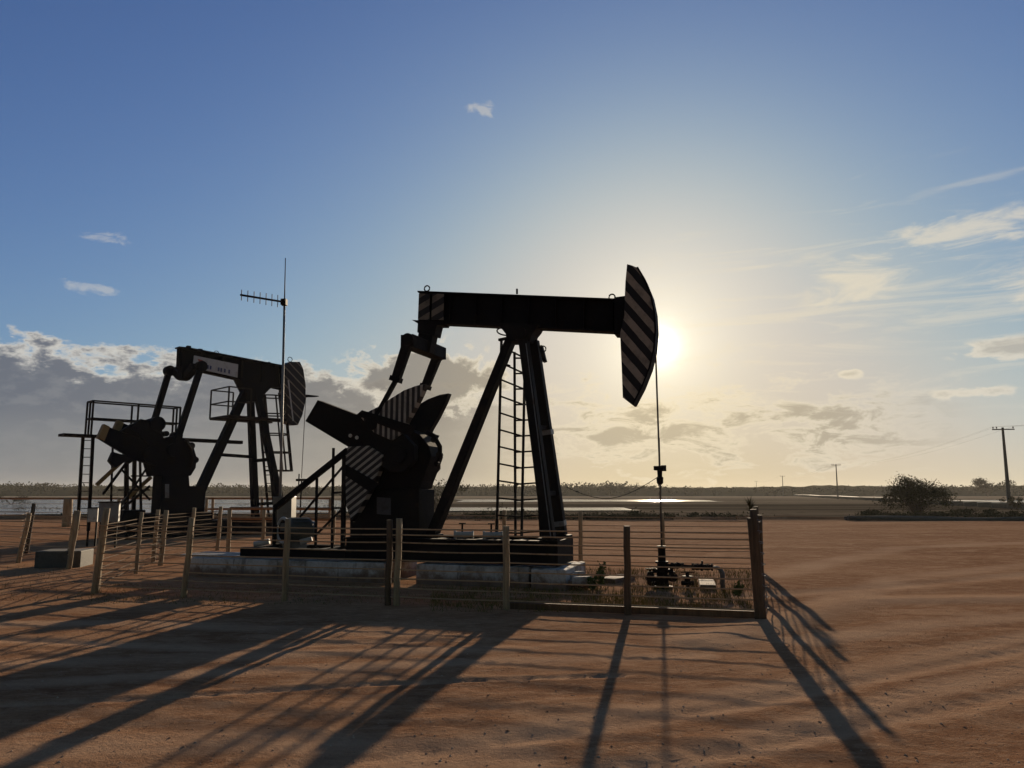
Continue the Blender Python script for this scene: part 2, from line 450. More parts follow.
# head
HP = [(627, 264), (632, 265.4), (636.5, 267.3), (643.5, 279), (650, 295), (653.5, 312), (654.6, 330), (653, 349.5), (648.6, 367.6), (641, 387), (631.8, 404.6), (622.7, 397.5), (621.5, 365), (620, 333.7), (624.3, 315.6), (624.7, 296), (625.4, 281)]
mb = MB(); mb.prism(xz([A(x, y, -.19) for x, y in HP]), -.19, .19)
head = mb.build('horse_head', M['stripe_head'], pj, .006)
arc = [A(x, y, -.19) for x, y in HP[2:11]]                            # plate the cable wraps over
arc2 = [Vector((q.x + .03, 0, q.z + .004)) for q in arc]
MB().prism(xz(arc) + xz(arc2[::-1]), -.205, .205).build('wrap_plate', M['black'], head)
MB().prism(xz([A(x, y, -.19) for x, y in ((614, 297), (625.2, 295.5), (624.8, 334.5), (614, 334))]), -.17, .17).build('head_hinge', M['black'], head)
# saddle bearing
mb = MB(); mb.prism(xz([A(x, y) for x, y in ((503, 325.5), (541, 327), (539, 331), (535, 336), (533, 343), (510, 343), (509, 336), (505, 331))]), -.21, .21)
mb.disc(A(523, 336), (0, 1, 0), .13, .62)
mb.build('saddle_bearing', M['black'], pj, .006)
MB().bar(A(541, 346, .1), A(545, 362, .1), .06, .12).ring(A(543, 349, -.05), (0, 1, 0), .055, .012).build('lifting_lug', M['black'], pj)
# samson post
SK = .79
def leg(p0, p1, w, h, mt, parent, foot=True, name='leg'):
    mb = MB()
    d = (Vector(p1) - Vector(p0)).normalized()
    mb.bar(p0, p1, w * .8, h, w1=w, h1=h)
    if foot: mb.box((p1[0], p1[1], p1[2] + .02), (w * 1.7, h * 1.6, .04))
    return mb.build(name, M[mt], parent, .003)
ltop, lbot = A(524, 341, -.16), A(549.5, 546, -.5, SK)
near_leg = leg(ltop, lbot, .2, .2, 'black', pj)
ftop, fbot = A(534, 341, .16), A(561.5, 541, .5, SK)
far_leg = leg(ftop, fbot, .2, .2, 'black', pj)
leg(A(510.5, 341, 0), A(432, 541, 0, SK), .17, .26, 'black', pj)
def along(p0, p1, f): return Vector(p0).lerp(Vector(p1), f)
for f in (.46, .92):                                                 # reflective bands on the far leg
    q = along(ftop, fbot, f); mb = MB(); mb.bar(q, along(ftop, fbot, f + .025), .215, .215)
    mb.build('reflective_band', M['steel'], far_leg)
mb = MB(); q0, q1 = along(ltop, lbot, .02), along(ltop, lbot, .99)
mb.tube([q0 + Vector((.06, -.115, 0)), q1 + Vector((.06, -.115, 0))], .009, 6); mb.build('leg_highlight', M['steel'], near_leg)  # thin pale rod added to draw the bright edge highlight of the leg
for f in (.45, .78):
    MB().bar(along(ltop, lbot, f), along(ftop, fbot, f), .08).build('cross_brace', M['black'], pj)
# ladders
def ladder(a0, b0, a1, b1, n, mt, parent, rs=.018, rr=.011, name='ladder', lab=None):
    """stiles a0-b0 (foot to top) and a1-b1 with n rungs between"""
    mb = MB()
    for a, b in ((a0, b0), (a1, b1)): mb.bar(a, b, rs * 2, rs * 2.4)
    o = mb.build(name, M[mt], parent)
    if lab: o['label'] = lab
    for k in range(n):
        f = (k + .6) / n
        MB().tube([along(a0, b0, f), along(a1, b1, f)], rr, 6).build('rung', M[mt], o)
    return o
ladder(A(496.5, 543, .25), A(501.5, 340, .25), A(521.5, 543, .38), A(525, 352, .38), 12, 'rail', pj, .020, .018)
ladder(A(515.5, 543, .75), A(514.5, 352, .75), A(541, 541, .88), A(531, 352, .88), 12, 'rail', pj, .020, .018)
MB().ring(A(506, 331.5, .05), (0, .25, 1), .17, .014, 20, 6).build('ladder_hoop', M['rail'], pj)
MB().bar(A(496.5, 361.5, .2), A(510, 366, .2), .04).build('ladder_bracket', M['rail'], pj)
MB().bar(A(499, 340, .2), A(513, 337, .1), .05).build('ladder_bracket', M['rail'], pj)
# equaliser and pitman arms
mb = MB(); mb.prism(xz([A(x, y) for x, y in ((415, 321.5), (447, 323.5), (446, 326.5), (440, 326.5), (437.5, 337), (420.5, 334), (421, 325)) ]), -.16, .16)
mb.bar(A(430, 326), A(425, 352), .3, .26)
mb.build('tail_bearing', M['black'], pj, .006)
en, ef = A(409, 342, -.68), A(438.5, 353, .68)
xm, zm = (en.x + ef.x) / 2, (en.z + ef.z) / 2
en, ef = Vector((xm - .03, -.74, zm)), Vector((xm + .03, .74, zm))
MB().bar(en, ef, .26, .24, up=(0, 0, 1)).build('equalizer', M['black'], pj, .01)
def pitman(top, mid, pin):
    mb = MB()
    mb.bar(top, mid, .17, .15, w1=.15, h1=.13)
    mb.bar(mid, pin, .075, .075)
    mb.disc(pin, (0, 1, 0), .12, .13); mb.disc(top, (0, 1, 0), .115, .17)
    mb.bar(along(top, mid, .9), along(top, mid, 1.02), .2, .17)
    return mb.build('pitman_arm', M['black'], pj, .004)
pitman(A(409, 340, -.7), A(395.5, 381, -.7), A(372, 424, -.7))
pitman(A(438, 355, .7), A(425, 388, .7), A(408, 425, .7))
# cranks with their weights
NY = -.6
def crank(y, dx, dy, striped_ones):
    s_ = 1 if y < 0 else 1
    t = lambda a, b: A(a + dx, b + dy, y)
    mb = MB()
    mb.prism(xz([t(*q) for q in ((320, 400.5), (372, 420), (405, 434), (416, 446), (416, 460), (406, 472), (392, 472), (378, 463), (348.6, 446), (307.7, 421.5))]), y - .09, y + .09)
    mb.disc(t(400, 455), (0, 1, 0), .17, .3)
    cr = mb.build('crank', M['black'], pj, .008)
    up = [(362, 416), (372, 412), (382, 407), (394, 399), (407, 391), (419, 386.5), (428, 385), (424, 395), (417, 409), (410, 421), (404.6, 434), (395, 441), (377, 433)]
    dn = [(351, 447), (349, 461), (348.8, 483), (349.5, 506), (355, 521), (363, 509), (370, 496), (377, 483), (384, 466), (386, 455), (372, 446)]
    for poly, mt in ((up, 'stripe_up'), (dn, 'stripe_down')):
        mb = MB(); mb.prism(xz([t(*q) for q in poly]), y - .13, y + .05)
        w = mb.build('counterweight', M[mt if striped_ones else 'black'], cr, .01)
        rib = [(360, 416), (366, 411), (419, 427), (414, 437)] if poly is up else [(350, 465), (350, 476), (374, 492), (383, 484)]
        MB().prism(xz([t(*q) for q in rib]), y - .16, y - .125).build('bolt_rib', M['black'], w)
    return cr
cr = crank(NY, 0, 0, True)
for x in (353, 359.5):
    q = A(x, 436 + (x - 353) * .3, NY); MB().disc((q.x, NY - .1, q.z), (0, 1, 0), .035, .03, 8).build('bolt', M['white'], cr)
crank(.6, 23, 9, False)
# gearbox, pedestal, skid
gb = [(368, 440), (380, 432), (398, 428), (415, 430), (428, 436), (437, 447), (439.5, 457), (436, 467), (430, 482), (428, 489), (362, 489), (360, 462)]
mb = MB(); mb.prism(xz([A(x, y, .1) for x, y in gb]), -.30, .30)
gbo = mb.build('gearbox', M['black'], pj, .02)
MB().tube([A(426, 432, -.3), A(434, 436, -.3), A(440, 447, -.3), A(440, 455, -.3), A(436, 466, -.3)], .045, 8).build('oil_pipe', M['oil'], gbo, smooth=True)
for q, r_ in (((434, 440), .05), ((439.5, 455), .055), ((437, 464), .045)):
    MB().disc(A(*q, -.3), (0, 1, 0), r_, .1, 10).build('flange_bolt', M['oil'], gbo)
MB().tube([A(410, 446, -.3), A(410, 446, -.52)], .16, 20).build('shaft_cover', M['black'], gbo, .01)
mb = MB(); mb.prism(xz([A(x, y, -.34) for x, y in ((352, 489), (421, 489), (421, 545), (352, 545))]), -.42, .30)
ped = mb.build('gearbox_pedestal', M['black'], pj, .012)
MB().prism(xz([A(x, y, -.42) for x, y in ((377, 497), (391, 498), (391, 515), (377, 514))]), -.435, -.415).build('name_plate', M['dull'], ped, .003)
MB().prism(xz([A(x, y, -.42) for x, y in ((409, 489), (419, 489), (419, 520), (409, 520))]), -.44, -.415).build('access_panel', M['oil'], ped, .004)
mb = MB()
x0, x1 = A(352, 545, -.5).x - .1, A(556, 545, -.55).x
for sy in (-.53, .53):                                               # two long I rails and their ties
    mb.box(((x0 + x1) / 2, sy, .765), (x1 - x0, .18, .03)); mb.box(((x0 + x1) / 2, sy, .385), (x1 - x0, .18, .03)); mb.box(((x0 + x1) / 2, sy, .575), (x1 - x0, .03, .35))
for k in range(6):
    x = x0 + .05 + (x1 - x0 - .1) * k / 5; mb.box((x, 0, .575), (.1, 1.03, .35))
skid = mb.build('skid', M['black'], pj, .003)
MB().prism([(x1, .36), (x1 + .04, .36), (x1 + .04, .78), (x1, .78)], -.6, .6).build('end_plate', M['oil'], skid)
xl = A(242, 550, -.5).x
mb = MB()
for sy in (-.5, .5): mb.box(((xl + x0) / 2, sy, .46), (x0 - xl, .12, .18))
for f in (.02, .35, .7): mb.box((xl + (x0 - xl) * f + .06, 0, .46), (.12, .9, .16))
mb.build('motor_rail', M['black'], pj, .003)
# motor with its drive guard frame
mo = A(288, 530, -.3); ax = Vector((.5, .866, 0))
mb = MB(); mb.lathe(mo - ax * .08, [(0, .2), (.02, .225), (.5, .225), (.53, .18), (.62, .16), (.63, .05)], 24, ax)
for k in range(18):
    a = 2 * math.pi * k / 18; u = ax.cross(Vector((0, 0, 1))); o_ = u * math.cos(a) * .235 + Vector((0, 0, math.sin(a) * .235))
    mb.bar(mo + ax * .02 + o_, mo + ax * .38 + o_, .012, .03)
mb.box(mo + ax * .15 + Vector((0, 0, -.3)), (.35, .3, .2))
mot = mb.build('motor', M['motor'], pj, smooth=False)
MB().ring(mo - ax * .1, ax, .225, .03, 28, 8).build('fan_cowl_ring', M['sign'], mot, smooth=True)
MB().disc(mo - ax * .09, ax, .2, .02).build('fan_grille', M['black'], mot)
MB().box(mo + ax * .18 + Vector((-.1, -.24, .06)), (.16, .1, .14)).build('terminal_box', M['motor'], mot, .006)
q = A(254, 544.5, -.3); MB().tube([q, q + Vector((.28, .1, .06))], .055, 12).build('pipe_stub', M['white'], pj, smooth=True)
q = A(300, 542, -.3); MB().tube([q, q + Vector((.2, .1, .05))], .05, 12).build('pipe_stub', M['white'], pj, smooth=True)
mb = MB(); gy_ = -.35
mb.bar(A(275, 508, gy_), A(348, 450, gy_), .1, .1)
mb.bar(A(275, 508, gy_), A(274.5, 545, gy_), .06)
guard = mb.build('guard_frame', M['black'], pj, .004)
for x, yt, yb in ((317, 476, 548), (333.5, 448, 549), (344.5, 456, 546)):
    MB().bar(A(x, yt, gy_), A(x - 1.5, yb, gy_, .5), .04 if x != 344.5 else .07).build('post', M['rail'], guard)
for a, b in (((300, 517), (346, 463)), ((316, 535), (343, 508)), ((334, 493), (344, 492)), ((334, 508), (344, 508))):
    MB().bar(A(*a, gy_), A(*b, gy_), .035).build('brace', M['rail'], guard)
# valves on the skid
for x in (455, 484):
    q = A(x, 541, -.1, .83); mb = MB()
    mb.tube([q, q + Vector((.3, .12, .0))], .055, 12); mb.disc(q, (1, .3, 0), .075, .04, 14); mb.disc(q + Vector((.3, .12, 0)), (1, .3, 0), .07, .03, 14)
    o = mb.build('valve', M['white'], pj, smooth=False)
    mb = MB(); mb.tube([q + Vector((.12, .05, .05)), q + Vector((.12, .05, .2))], .018, 8); mb.bar(q + Vector((.06, .03, .2)), q + Vector((.18, .07, .2)), .022)
    mb.build('valve_handle', M['oil'], o)
# bridle, carrier bar, polished rod
hx = A(655.5, 333, 0); rb = A(660, 470, 0)
for sy in (-.05, .05):
    MB().tube([(A(655.5, 349, 0).x, sy, A(655.5, 349, 0).z), (.03, sy, rb.z + .06)], .011, 6).build('bridle_cable', M['grease'], pj)
mb = MB(); mb.box((.03, 0, rb.z + .03), (.17, .3, .07)); mb.lathe((.03, 0, rb.z - .25), [(0, .03), (.03, .055), (.12, .06), (.14, .04), (.25, .045)], 12)
mb.box((.1, 0, rb.z + .03), (.08, .07, .1))
mb.build('carrier_bar', M['oil'], pj)
MB().tube([(.03, 0, .6), (.03, 0, rb.z + .55)], .017, 8).build('polished_rod', M['grease'], pj)
c0 = Vector((.0, -.04, rb.z - .12)); c1 = A(566, 487, .4)
MB().tube([along(c0, c1, k / 10) + Vector((0, 0, -.28 * math.sin(math.pi * k / 10))) for k in range(11)], .006, 5).build('sensor_cable', M['oil'], pj)

# concrete under it
def slab(px0, px1, zt, y0, y1, label, name='concrete_pad', jit=0.0):
    xa, xb = A(px0, 570, y0).x, A(px1, 578, y0).x
    mb = MB(); n = 14
    poly = [(xa, -.15)] + [(xa + (xb - xa) * k / n, zt + random.uniform(-jit, jit)) for k in range(n + 1)] + [(xb, -.15)]
    mb.prism(poly, y0 - A.loc(W).y, y1)
    o = mb.build(name, M['concrete'], None, .015, loc=W); o.rotation_euler = (0, 0, YAW)
    return tag(o, label, 'concrete pad')
slab(188, 384, .345, -.72, .72, 'long whitewashed concrete pad under the motor end of the black pump', jit=.004)
slab(416, 529, .345, -.70, .72, 'middle whitewashed concrete pad under the ladder of the black pump', jit=.004)
slab(531, 566, .335, -.85, .75, 'chipped end concrete pad below the foot of the striped-head pump', jit=.012)
q = A(578, 572, -.3)
mb = MB()
for k in range(9):
    a = Vector((random.uniform(-.16, .16), random.uniform(-.5, .5), random.uniform(0, .16)))
    mb.box(a + Vector((0, 0, .04)), (random.uniform(.1, .25), random.uniform(.1, .3), random.uniform(.08, .16)), Matrix.Rotation(random.uniform(0, 3), 3, 'Z') @ Matrix.Rotation(random.uniform(-.4, .4), 3, 'X'))
o = mb.build('rubble_heap', M['concrete'], None, .02, loc=A.world((q.x - .02, -.3, 0))); tag(o, 'heap of broken pale concrete beside the end pad', 'rubble')
mb = MB(); 
for k in range(3): mb.box((0, k * .3, 0), (1.5, .16, .04))
o = mb.build('plank_stack', M['white'], None, .004, loc=A.world((A(218, 553, -.4).x, -.5, .367))); o.rotation_euler = (0, 0, YAW)
tag(o, 'pale planks lying on the left end of the concrete pad', 'planks')

# wellhead
wh = empty('wellhead', W, YAW, 'dark wellhead with flanges, valves and side outlet below the hanging rod', 'wellhead')
wh.scale = (.86, .86, .65)
mb = MB(); mb.lathe((.03, 0, 0), [(0, .2), (.05, .2), (.06, .13), (.2, .12), (.21, .2), (.27, .2), (.28, .11), (.42, .11), (.43, .19), (.49, .19), (.5, .1), (.62, .09), (.63, .13), (.68, .13), (.69, .075), (1.0, .07), (1.01, .09), (1.07, .09), (1.08, .04)], 20)
wb = mb.build('casing_head', M['oil'], wh)
for k in range(8):
    a = k * math.pi / 4
    for z in (.24, .46): MB().disc((.03 + .165 * math.cos(a), .165 * math.sin(a), z), (0, 0, 1), .022, .11, 6).build('flange_bolt', M['oil'], wb)
def hand_wheel(c, axis, r, parent):
    mb = MB(); mb.ring(c, axis, r, .014, 20, 6); ax = Vector(axis).normalized()
    u = ax.orthogonal().normalized(); w = ax.cross(u)
    for k in range(3): mb.bar(Vector(c), Vector(c) + (u * math.cos(k * 2.09) + w * math.sin(k * 2.09)) * r, .016)
    return mb.build('hand_wheel', M['oil'], parent)
for dx, dy, z in ((-.3, -.1, .25), (-.22, -.24, .18), (.27, -.2, .3)):
    mb = MB(); mb.tube([(.03, 0, z), (.03 + dx, dy, z)], .055, 10); mb.disc((.03 + dx * .8, dy * .8, z), (dx, dy, 0), .11, .07, 14); mb.lathe((.03 + dx * .75, dy * .75, z), [(0, .06), (.14, .06), (.15, .03), (.24, .02)], 10)
    v_ = mb.build('side_valve', M['oil'], wh); hand_wheel((.03 + dx * .75, dy * .75, z + .24), (0, 0, 1), .09, v_)
fl = .58
mb = MB(); mb.tube([(.03, 0, fl), (.75, 0, fl - .02)], .042, 12)
mb.lathe((.2, 0, fl), [(0, .075), (.05, .075), (.06, .05), (.12, .09), (.2, .05), (.21, .075), (.25, .075)], 14, (1, 0, 0))
mb.build('flow_line', M['oil'], wh)
mb = MB(); mb.lathe((.6, 0, fl - .02), [(0, .09), (.04, .09), (.05, .07), (.1, .085), (.16, .07), (.17, .1), (.21, .1), (.22, .07), (.3, .085), (.36, .06), (.37, .09), (.4, .09)], 14, (1, 0, 0)); mb.tube([(.8, 0, fl), (.8, 0, fl + .14)], .02, 8)
cv = mb.build('check_valve', M['oil'], wh)
mb = MB(); mb.tube([(.98, 0, fl - .02), (1.08, 0, fl - .03), (1.14, 0, fl - .07), (1.17, 0, fl - .15), (1.17, 0, -.05)], .045, 12)
mb.build('down_pipe', M['bluepipe'], wh, smooth=True)
mb = MB(); mb.tube([(.52, -.1, 0), (.52, -.1, .42)], .035, 10); mb.lathe((.52, -.1, .12), [(0, .05), (.02, .11), (.06, .11), (.08, .06), (.16, .06), (.18, .1), (.22, .1), (.23, .05)], 14); mb.tube([(.4, -.1, .16), (.64, -.1, .16)], .06, 12); mb.tube([(.4, -.1, .43), (.66, -.1, .44)], .016, 8)
mb.build('drain_valve', M['oil'], wh)
def small_slab(px, py, size, rot, label):
    q = gnd(px, py); mb = MB(); mb.box((0, 0, size[2] / 2 - .04), size)
    o = mb.build('concrete_slab', M['concrete'], None, .012, loc=(q.x, q.y, q.z)); o.rotation_euler = (0, 0, rot)
    return tag(o, label, 'slab')
small_slab(707, 586, (.26, 1.1, .12), R(-12), 'narrow pale concrete slab lying right of the wellhead')
small_slab(617, 581, (.34, .8, .12), R(-35), 'pale concrete slab in the weeds left of the wellhead')

# ------------------------------------------------------------------ second pumping unit
Y2 = R(45)
P2 = gnd(190, 536)
B = Frame(P2, Y2)
p2 = empty('pump_jack', P2, Y2, 'smaller looking navy pump jack with a white panel on its beam and a caged ladder', 'pump jack', 'pump jacks on the dirt lot')
tops = [B(177, 347), B(187, 348), B(283, 366)]; bots = [B(176, 368), B(192, 370), B(283, 390)]
mb = MB(); i_beam(mb, tops, bots, .2, .05)
for k in range(6):
    f = .03 + k * .185; t, b = tops[0].lerp(tops[2], f), bots[0].lerp(bots[2], f)
    for sy in (-1, 1): mb.bar((b.x, sy * .1, b.z + .04), (t.x, sy * .1, t.z - .04), .02, .16)
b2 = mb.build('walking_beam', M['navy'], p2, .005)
pl = [B(194, 355.5, -.21), B(238, 364.5, -.21), B(237.3, 377.5, -.21), B(192.5, 367.5, -.21)]
sg = MB().prism(xz(pl), -.23, -.2).build('sign_panel', M['sign'], b2)
def on_sign(u, w_): return pl[0].lerp(pl[1], u).lerp(pl[3].lerp(pl[2], u), w_)
def sign_mark(us, ws, mt, name='mark'):
    q = [on_sign(u, w_) for u, w_ in zip(us, ws)]
    return MB().prism(xz(q), -.236, -.225).build(name, M[mt], sg)
sign_mark((.08, .2, .13), (.22, .25, .5), 'red', 'emblem')
for u0 in (.3, .36, .54, .6, .68, .78):
    sign_mark((u0, u0 + .04, u0 + .04, u0), (.55, .55, .85, .85), 'blue', 'lettering')
for x, y in ((188.5, 347.5), (200, 350.5), (275.5, 366)): 
    q = B(x, y); MB().box(q, (.14, .14, .12)).build('bolt_cap', M['navy'], b2)
for x, y in ((216.5, 353.5), (269, 364.5)): eye(x, y, B, b2, 0, .1, 'navy')
H2 = [(285.8, 364.5), (290, 361.8), (300, 361.8), (303.4, 369), (305.8, 385), (305.6, 400.6), (302.6, 414.7), (298, 425), (293, 425), (286, 422.5), (284.5, 405), (283.4, 390)]
h2 = MB().prism(xz([B(x, y, -.2) for x, y in H2]), -.2, .2).build('horse_head', M['stripe_far'], p2, .008)
MB().bar(B(288.3, 380, -.23), B(293.2, 421, -.23), .05, .02).build('edge_glint_strip', M['sign'], h2)  # sunlit line on the head, put in as a strip of pale paint
eye(290, 359.5, B, h2, 0, .1, 'navy')
MB().bar(B(305, 396, 0), B(317, 396.5, 0), .1, .3, w1=.03).build('head_latch', M['navy'], h2)
for y_ in (-.09, .09): MB().tube([B(305.8, 396, y_), B(303.5, 440, y_), B(301.5, 478, y_)], .014, 6).build('bridle_cable', M['grease'], p2)
q = B(301.5, 480, 0); mb = MB(); mb.box(q, (.3, .4, .1)); mb.tube([q, Vector((q.x, 0, .4))], .03, 8); mb.tube([q + Vector((-.12, 0, -.3)), q + Vector((-.12, 0, .25))], .025, 6); mb.build('carrier_bar', M['oil'], p2)
# equaliser and pitmans
a_, b_ = B(201, 366.5, -.85), B(169.3, 371, .85)
xm, zm = (a_.x + b_.x) / 2, (a_.z + b_.z) / 2
mb = MB(); npt = 12
for k in range(npt):
    f0, f1 = k / npt, (k + 1) / npt
    g = lambda f: Vector((xm, -.85 + 1.7 * f, zm - .32 * math.sin(math.pi * f)))
    mb.bar(g(f0), g(f1), .24, .26, up=(0, 0, 1))
mb.box((xm, 0, zm - .08), (.36, .4, .6))
eq = mb.build('equalizer', M['navy'], p2)
for y_, top, mid, end in ((-.95, (201, 366.5), (196, 383), (174, 450)), (.95, (169.3, 371), (166.5, 385), (153, 425))):
    t_ = B(*top, y_); e_ = B(*end, y_); mb = MB(); mb.bar(t_, e_, .2, .18)
    mb.disc(t_, (0, 1, 0), .2, .26); mb.disc(e_, (0, 1, 0), .24, .2); mb.build('pitman_arm', M['navy'], p2, .006)
# samson post, braces
def leg2(p0, p1, w): return leg(p0, p1, w, w, 'navy', p2)
leg(B(248, 386, 0), B(190, 512, 0), .34, .3, 'navy', p2, False)
n0, n1 = B(256, 388, -.2), B(286, 532, -.95)
f0, f1 = B(250, 388, .2), B(256, 533, .95)
leg2(n0, n1, .26); leg2(f0, f1, .26)
mb = MB(); mb.prism(xz([B(x, y) for x, y in ((236, 378), (270, 386), (262, 394), (258, 402), (244, 402), (243, 392))]), -.3, .3); mb.build('saddle_bearing', M['navy'], p2, .01)
for f in (.5, .8): MB().bar(along(n0, n1, f), along(f0, f1, f), .12).build('cross_brace', M['navy'], p2)
MB().bar(B(218, 454.5, 0), B(253, 457, .5), .12).build('cross_brace', M['navy'], p2)
# top service platform with railing
pz = B(240, 419, 0).z
xa, xb = B(222, 419, -.3).x, B(280, 419, -.3).x
mb = MB(); mb.box(((xa + xb) / 2, .55, pz), (xb - xa, .5, .1)); mb.box(((xa + xb) / 2, -.55, pz), (xb - xa, .5, .1)); mb.box((xa + .25, 0, pz), (.5, .64, .1))
plat = mb.build('service_platform', M['rail'], p2)
def railing(loop, h, parent, r=.022, mids=(.5,), posts=2, name='railing'):
    o = None
    mb = MB()
    for a, b in zip(loop[:-1], loop[1:]):
        a, b = Vector(a), Vector(b)
        for k in (1,) + mids: mb.bar(a + Vector((0, 0, h * k)), b + Vector((0, 0, h * k)), r * 2)
    o = mb.build(name, M['rail'], parent)
    done = []
    for a, b in zip(loop[:-1], loop[1:]):
        for k in range(posts + 1):
            q = Vector(a).lerp(Vector(b), k / posts)
            if any((q - d_).length < .05 for d_ in done): continue
            done.append(q); MB().bar(q, q + Vector((0, 0, h)), r * 2.2).build('rail_post', M['rail'], o)
    return o
railing([(xa + .9, -.78, pz), (xa, -.78, pz), (xa, .78, pz), (xa + .9, .78, pz)], 1.12, plat, posts=1)
# caged ladder on the front
lx = n1.x + .55
l0, l1 = B(276, 534, -.25), B(263, 388, -.25)
lb0, lb1 = Vector((l0.x, .25, .1)), Vector((l1.x, .25, l1.z)); l0.z = .1
lad = ladder(l0, l1, lb0, lb1, 17, 'rail', p2, .034, .018)
cg = MB(); 
for f in (.42, .55, .68, .82, .95):
    c_ = along(l0, l1, f); c_.y = 0
    cg.ring(c_ + Vector((.46, 0, 0)), (0, 0, 1), .56, .028, 20, 5)
for a in (-1.5, -.75, 0, .75, 1.5):
    o_ = Vector((.46 + .56 * math.cos(a), .56 * math.sin(a), 0))
    q0, q1 = along(l0, l1, .42), along(l0, l1, .97); q0.y = q1.y = 0
    cg.bar(q0 + o_, q1 + o_, .05)
cg.build('ladder_cage', M['rail'], lad)
# crank side
for y_, dx, dy, sg_ in ((-.6, 0, 0, -1), (.6, 14, -4, 1)):
    mb = MB(); mb.prism(xz([B(x + dx, y + dy, y_) for x, y in ((103, 425), (130, 436), (158, 446), (163, 456), (156, 466), (140, 462), (120, 452), (97, 438))]), y_ - .09, y_ + .09)
    mb.disc(B(151 + dx * .3, 455, y_), (0, 1, 0), .3, .4)
    c2 = mb.build('crank', M['navy'], p2, .01)
    MB().prism(xz([B(x + dx, y + dy, y_) for x, y in ((103, 424), (109, 427), (103.5, 441), (96.5, 438))]), y_ - .13, y_ + .13).build('end_cap', M['yellow'], c2, .02)
    for poly in ([(120, 431), (131, 424), (141, 421), (146, 428), (148, 441)], [(112, 452), (108, 461), (114, 468), (124, 462), (140, 460)]):
        MB().prism(xz([B(x + dx, y + dy, y_) for x, y in poly]), y_ - .13, y_ + .13).build('counterweight', M['navy'], c2, .02)
q = B(157, 424, -.8); MB().lathe(q + Vector((0, -.15, 0)), [(0, .18), (.02, .26), (.3, .26), (.32, .18)], 16, (0, 1, 0)).build('sheave', M['navy'], p2)
g2p = [(146, 462), (149, 447), (158, 439), (172, 436), (184, 440), (190, 448), (193, 458), (192, 468), (187, 476), (150, 476)]
g2o = MB().prism(xz([B(x, y, .0) for x, y in g2p]), -.36, .36).build('gearbox', M['navy'], p2, .03)
MB().tube([B(185, 440, -.45), B(191, 449, -.45), B(193, 458, -.45), B(190, 468, -.45)], .05, 8).build('oil_pipe', M['oil'], g2o, smooth=True)
pa, pb, pc = B(153, 476, .42).x, B(189, 476, -.42).x, B(206, 488, -.42).x
zz = [B(180, y, 0).z for y in (476, 486, 522)]
ped2 = MB().prism([(pa, zz[0]), (pb, zz[0]), (pb + .05, zz[1]), (pc, zz[1]), (pc, zz[2]), (pa, zz[2])], -.42, .42).build('gearbox_pedestal', M['navy'], p2, .015)
MB().prism(xz([B(x, y, -.42) for x, y in ((165, 484), (169, 484), (169, 498), (165, 498))]), -.435, -.41).build('sight_gauge', M['steel'], ped2)
xa2, xb2 = B(122, 535, -.6).x, B(290, 535, -.6).x
mb = MB()
for sy in (-.8, .8): mb.box(((xa2 + xb2) / 2, sy, .3), (xb2 - xa2, .24, .56))
for k in range(6): mb.box((xa2 + .1 + (xb2 - xa2 - .2) * k / 5, 0, .3), (.2, 1.36, .5))
mb.box(((xa2 + 1.4) / 2 - .2, 0, .72), (2.6, 1.3, .26))
mb.build('skid', M['black'], p2, .006)
for x0_, y0_, x1_, y1_, w_ in ((122, 470, 150, 500, .06), (148, 466, 120, 508, .06), (128, 462, 128, 510, .05), (140, 460, 141, 512, .07), (118, 490, 150, 490, .05), (131, 476, 150, 476, .05)):
    MB().bar(B(x0_, y0_, .2), B(x1_, y1_, .2), w_).build('lattice_brace', M['rail'], p2)
for x_, y_, r_ in ((176, 436, .16), (189, 446, .13), (193, 460, .12), (164, 434, .1)):
    MB().disc(B(x_, y_, 0), (0, 1, 0), r_, .5, 10).build('bearing_cap', M['navy'], g2o)
MB().tube([B(124, 446, -.75), B(124, 446, -.1)], .2, 14).build('crank_pin', M['navy'], p2)
MB().tube([B(174, 449, -.95), B(174, 449, -.5)], .16, 14).build('crank_pin', M['navy'], p2)
MB().prism(xz([B(x, y, -.75) for x, y in ((130, 428), (140, 419), (150, 421), (158, 431), (165, 440), (150, 446))]), -.82, -.7).build('belt_guard', M['navy'], p2, .02)
for k in range(3):
    q = B(126 + k * 6, 513 - k, -.2); MB().box((q.x, q.y, .78), (.35, .5, .4)).build('motor_box', M['navy'], p2, .03)
# walkway behind the cranks, on posts, with a ladder
yw0, yw1 = 1.05, 1.7
wz = B(120, 437.5, 1.3).z
wa, wb_, wc = B(58, 437, yw1).x, B(178, 437, yw0).x, B(243, 441, yw0).x
mb = MB(); mb.box(((wa + wb_) / 2, (yw0 + yw1) / 2, wz), (wb_ - wa, yw1 - yw0, .09)); mb.box(((wb_ + wc) / 2, yw0 + .15, wz + .02), (wc - wb_, .3, .13))
wk = mb.build('walkway', M['rail'], p2)
ra, rb_ = B(85, 437, yw1).x, B(172, 437, yw1).x
rh = B(98, 401, yw0).z - wz
railing([(ra, yw0, wz), (rb_, yw0, wz), (rb_, yw1, wz), (ra, yw1, wz), (ra, yw0, wz)], rh, wk, .026, (.5,), 2)
lf0, lf1 = B(77, 535, yw1), B(83, 437, yw1); lg0, lg1 = B(88, 535, yw0 + .1), B(93, 437, yw0 + .1)
lf0.z = lg0.z = .25
ladder(lf0, lf1, lg0, lg1, 11, 'rail', p2, .045, .016)
for a, b, w_, mt in (((126.5, 437), (126, 516), .1, 'rail'), ((135, 437), (134, 516), .12, 'rail'), ((113, 437), (113, 490), .06, 'rail')):
    q0, q1 = B(*a, 1.2), B(*b, 1.2); q1.z = .3; MB().bar(q0, q1, w_).build('walkway_post', M[mt], p2)
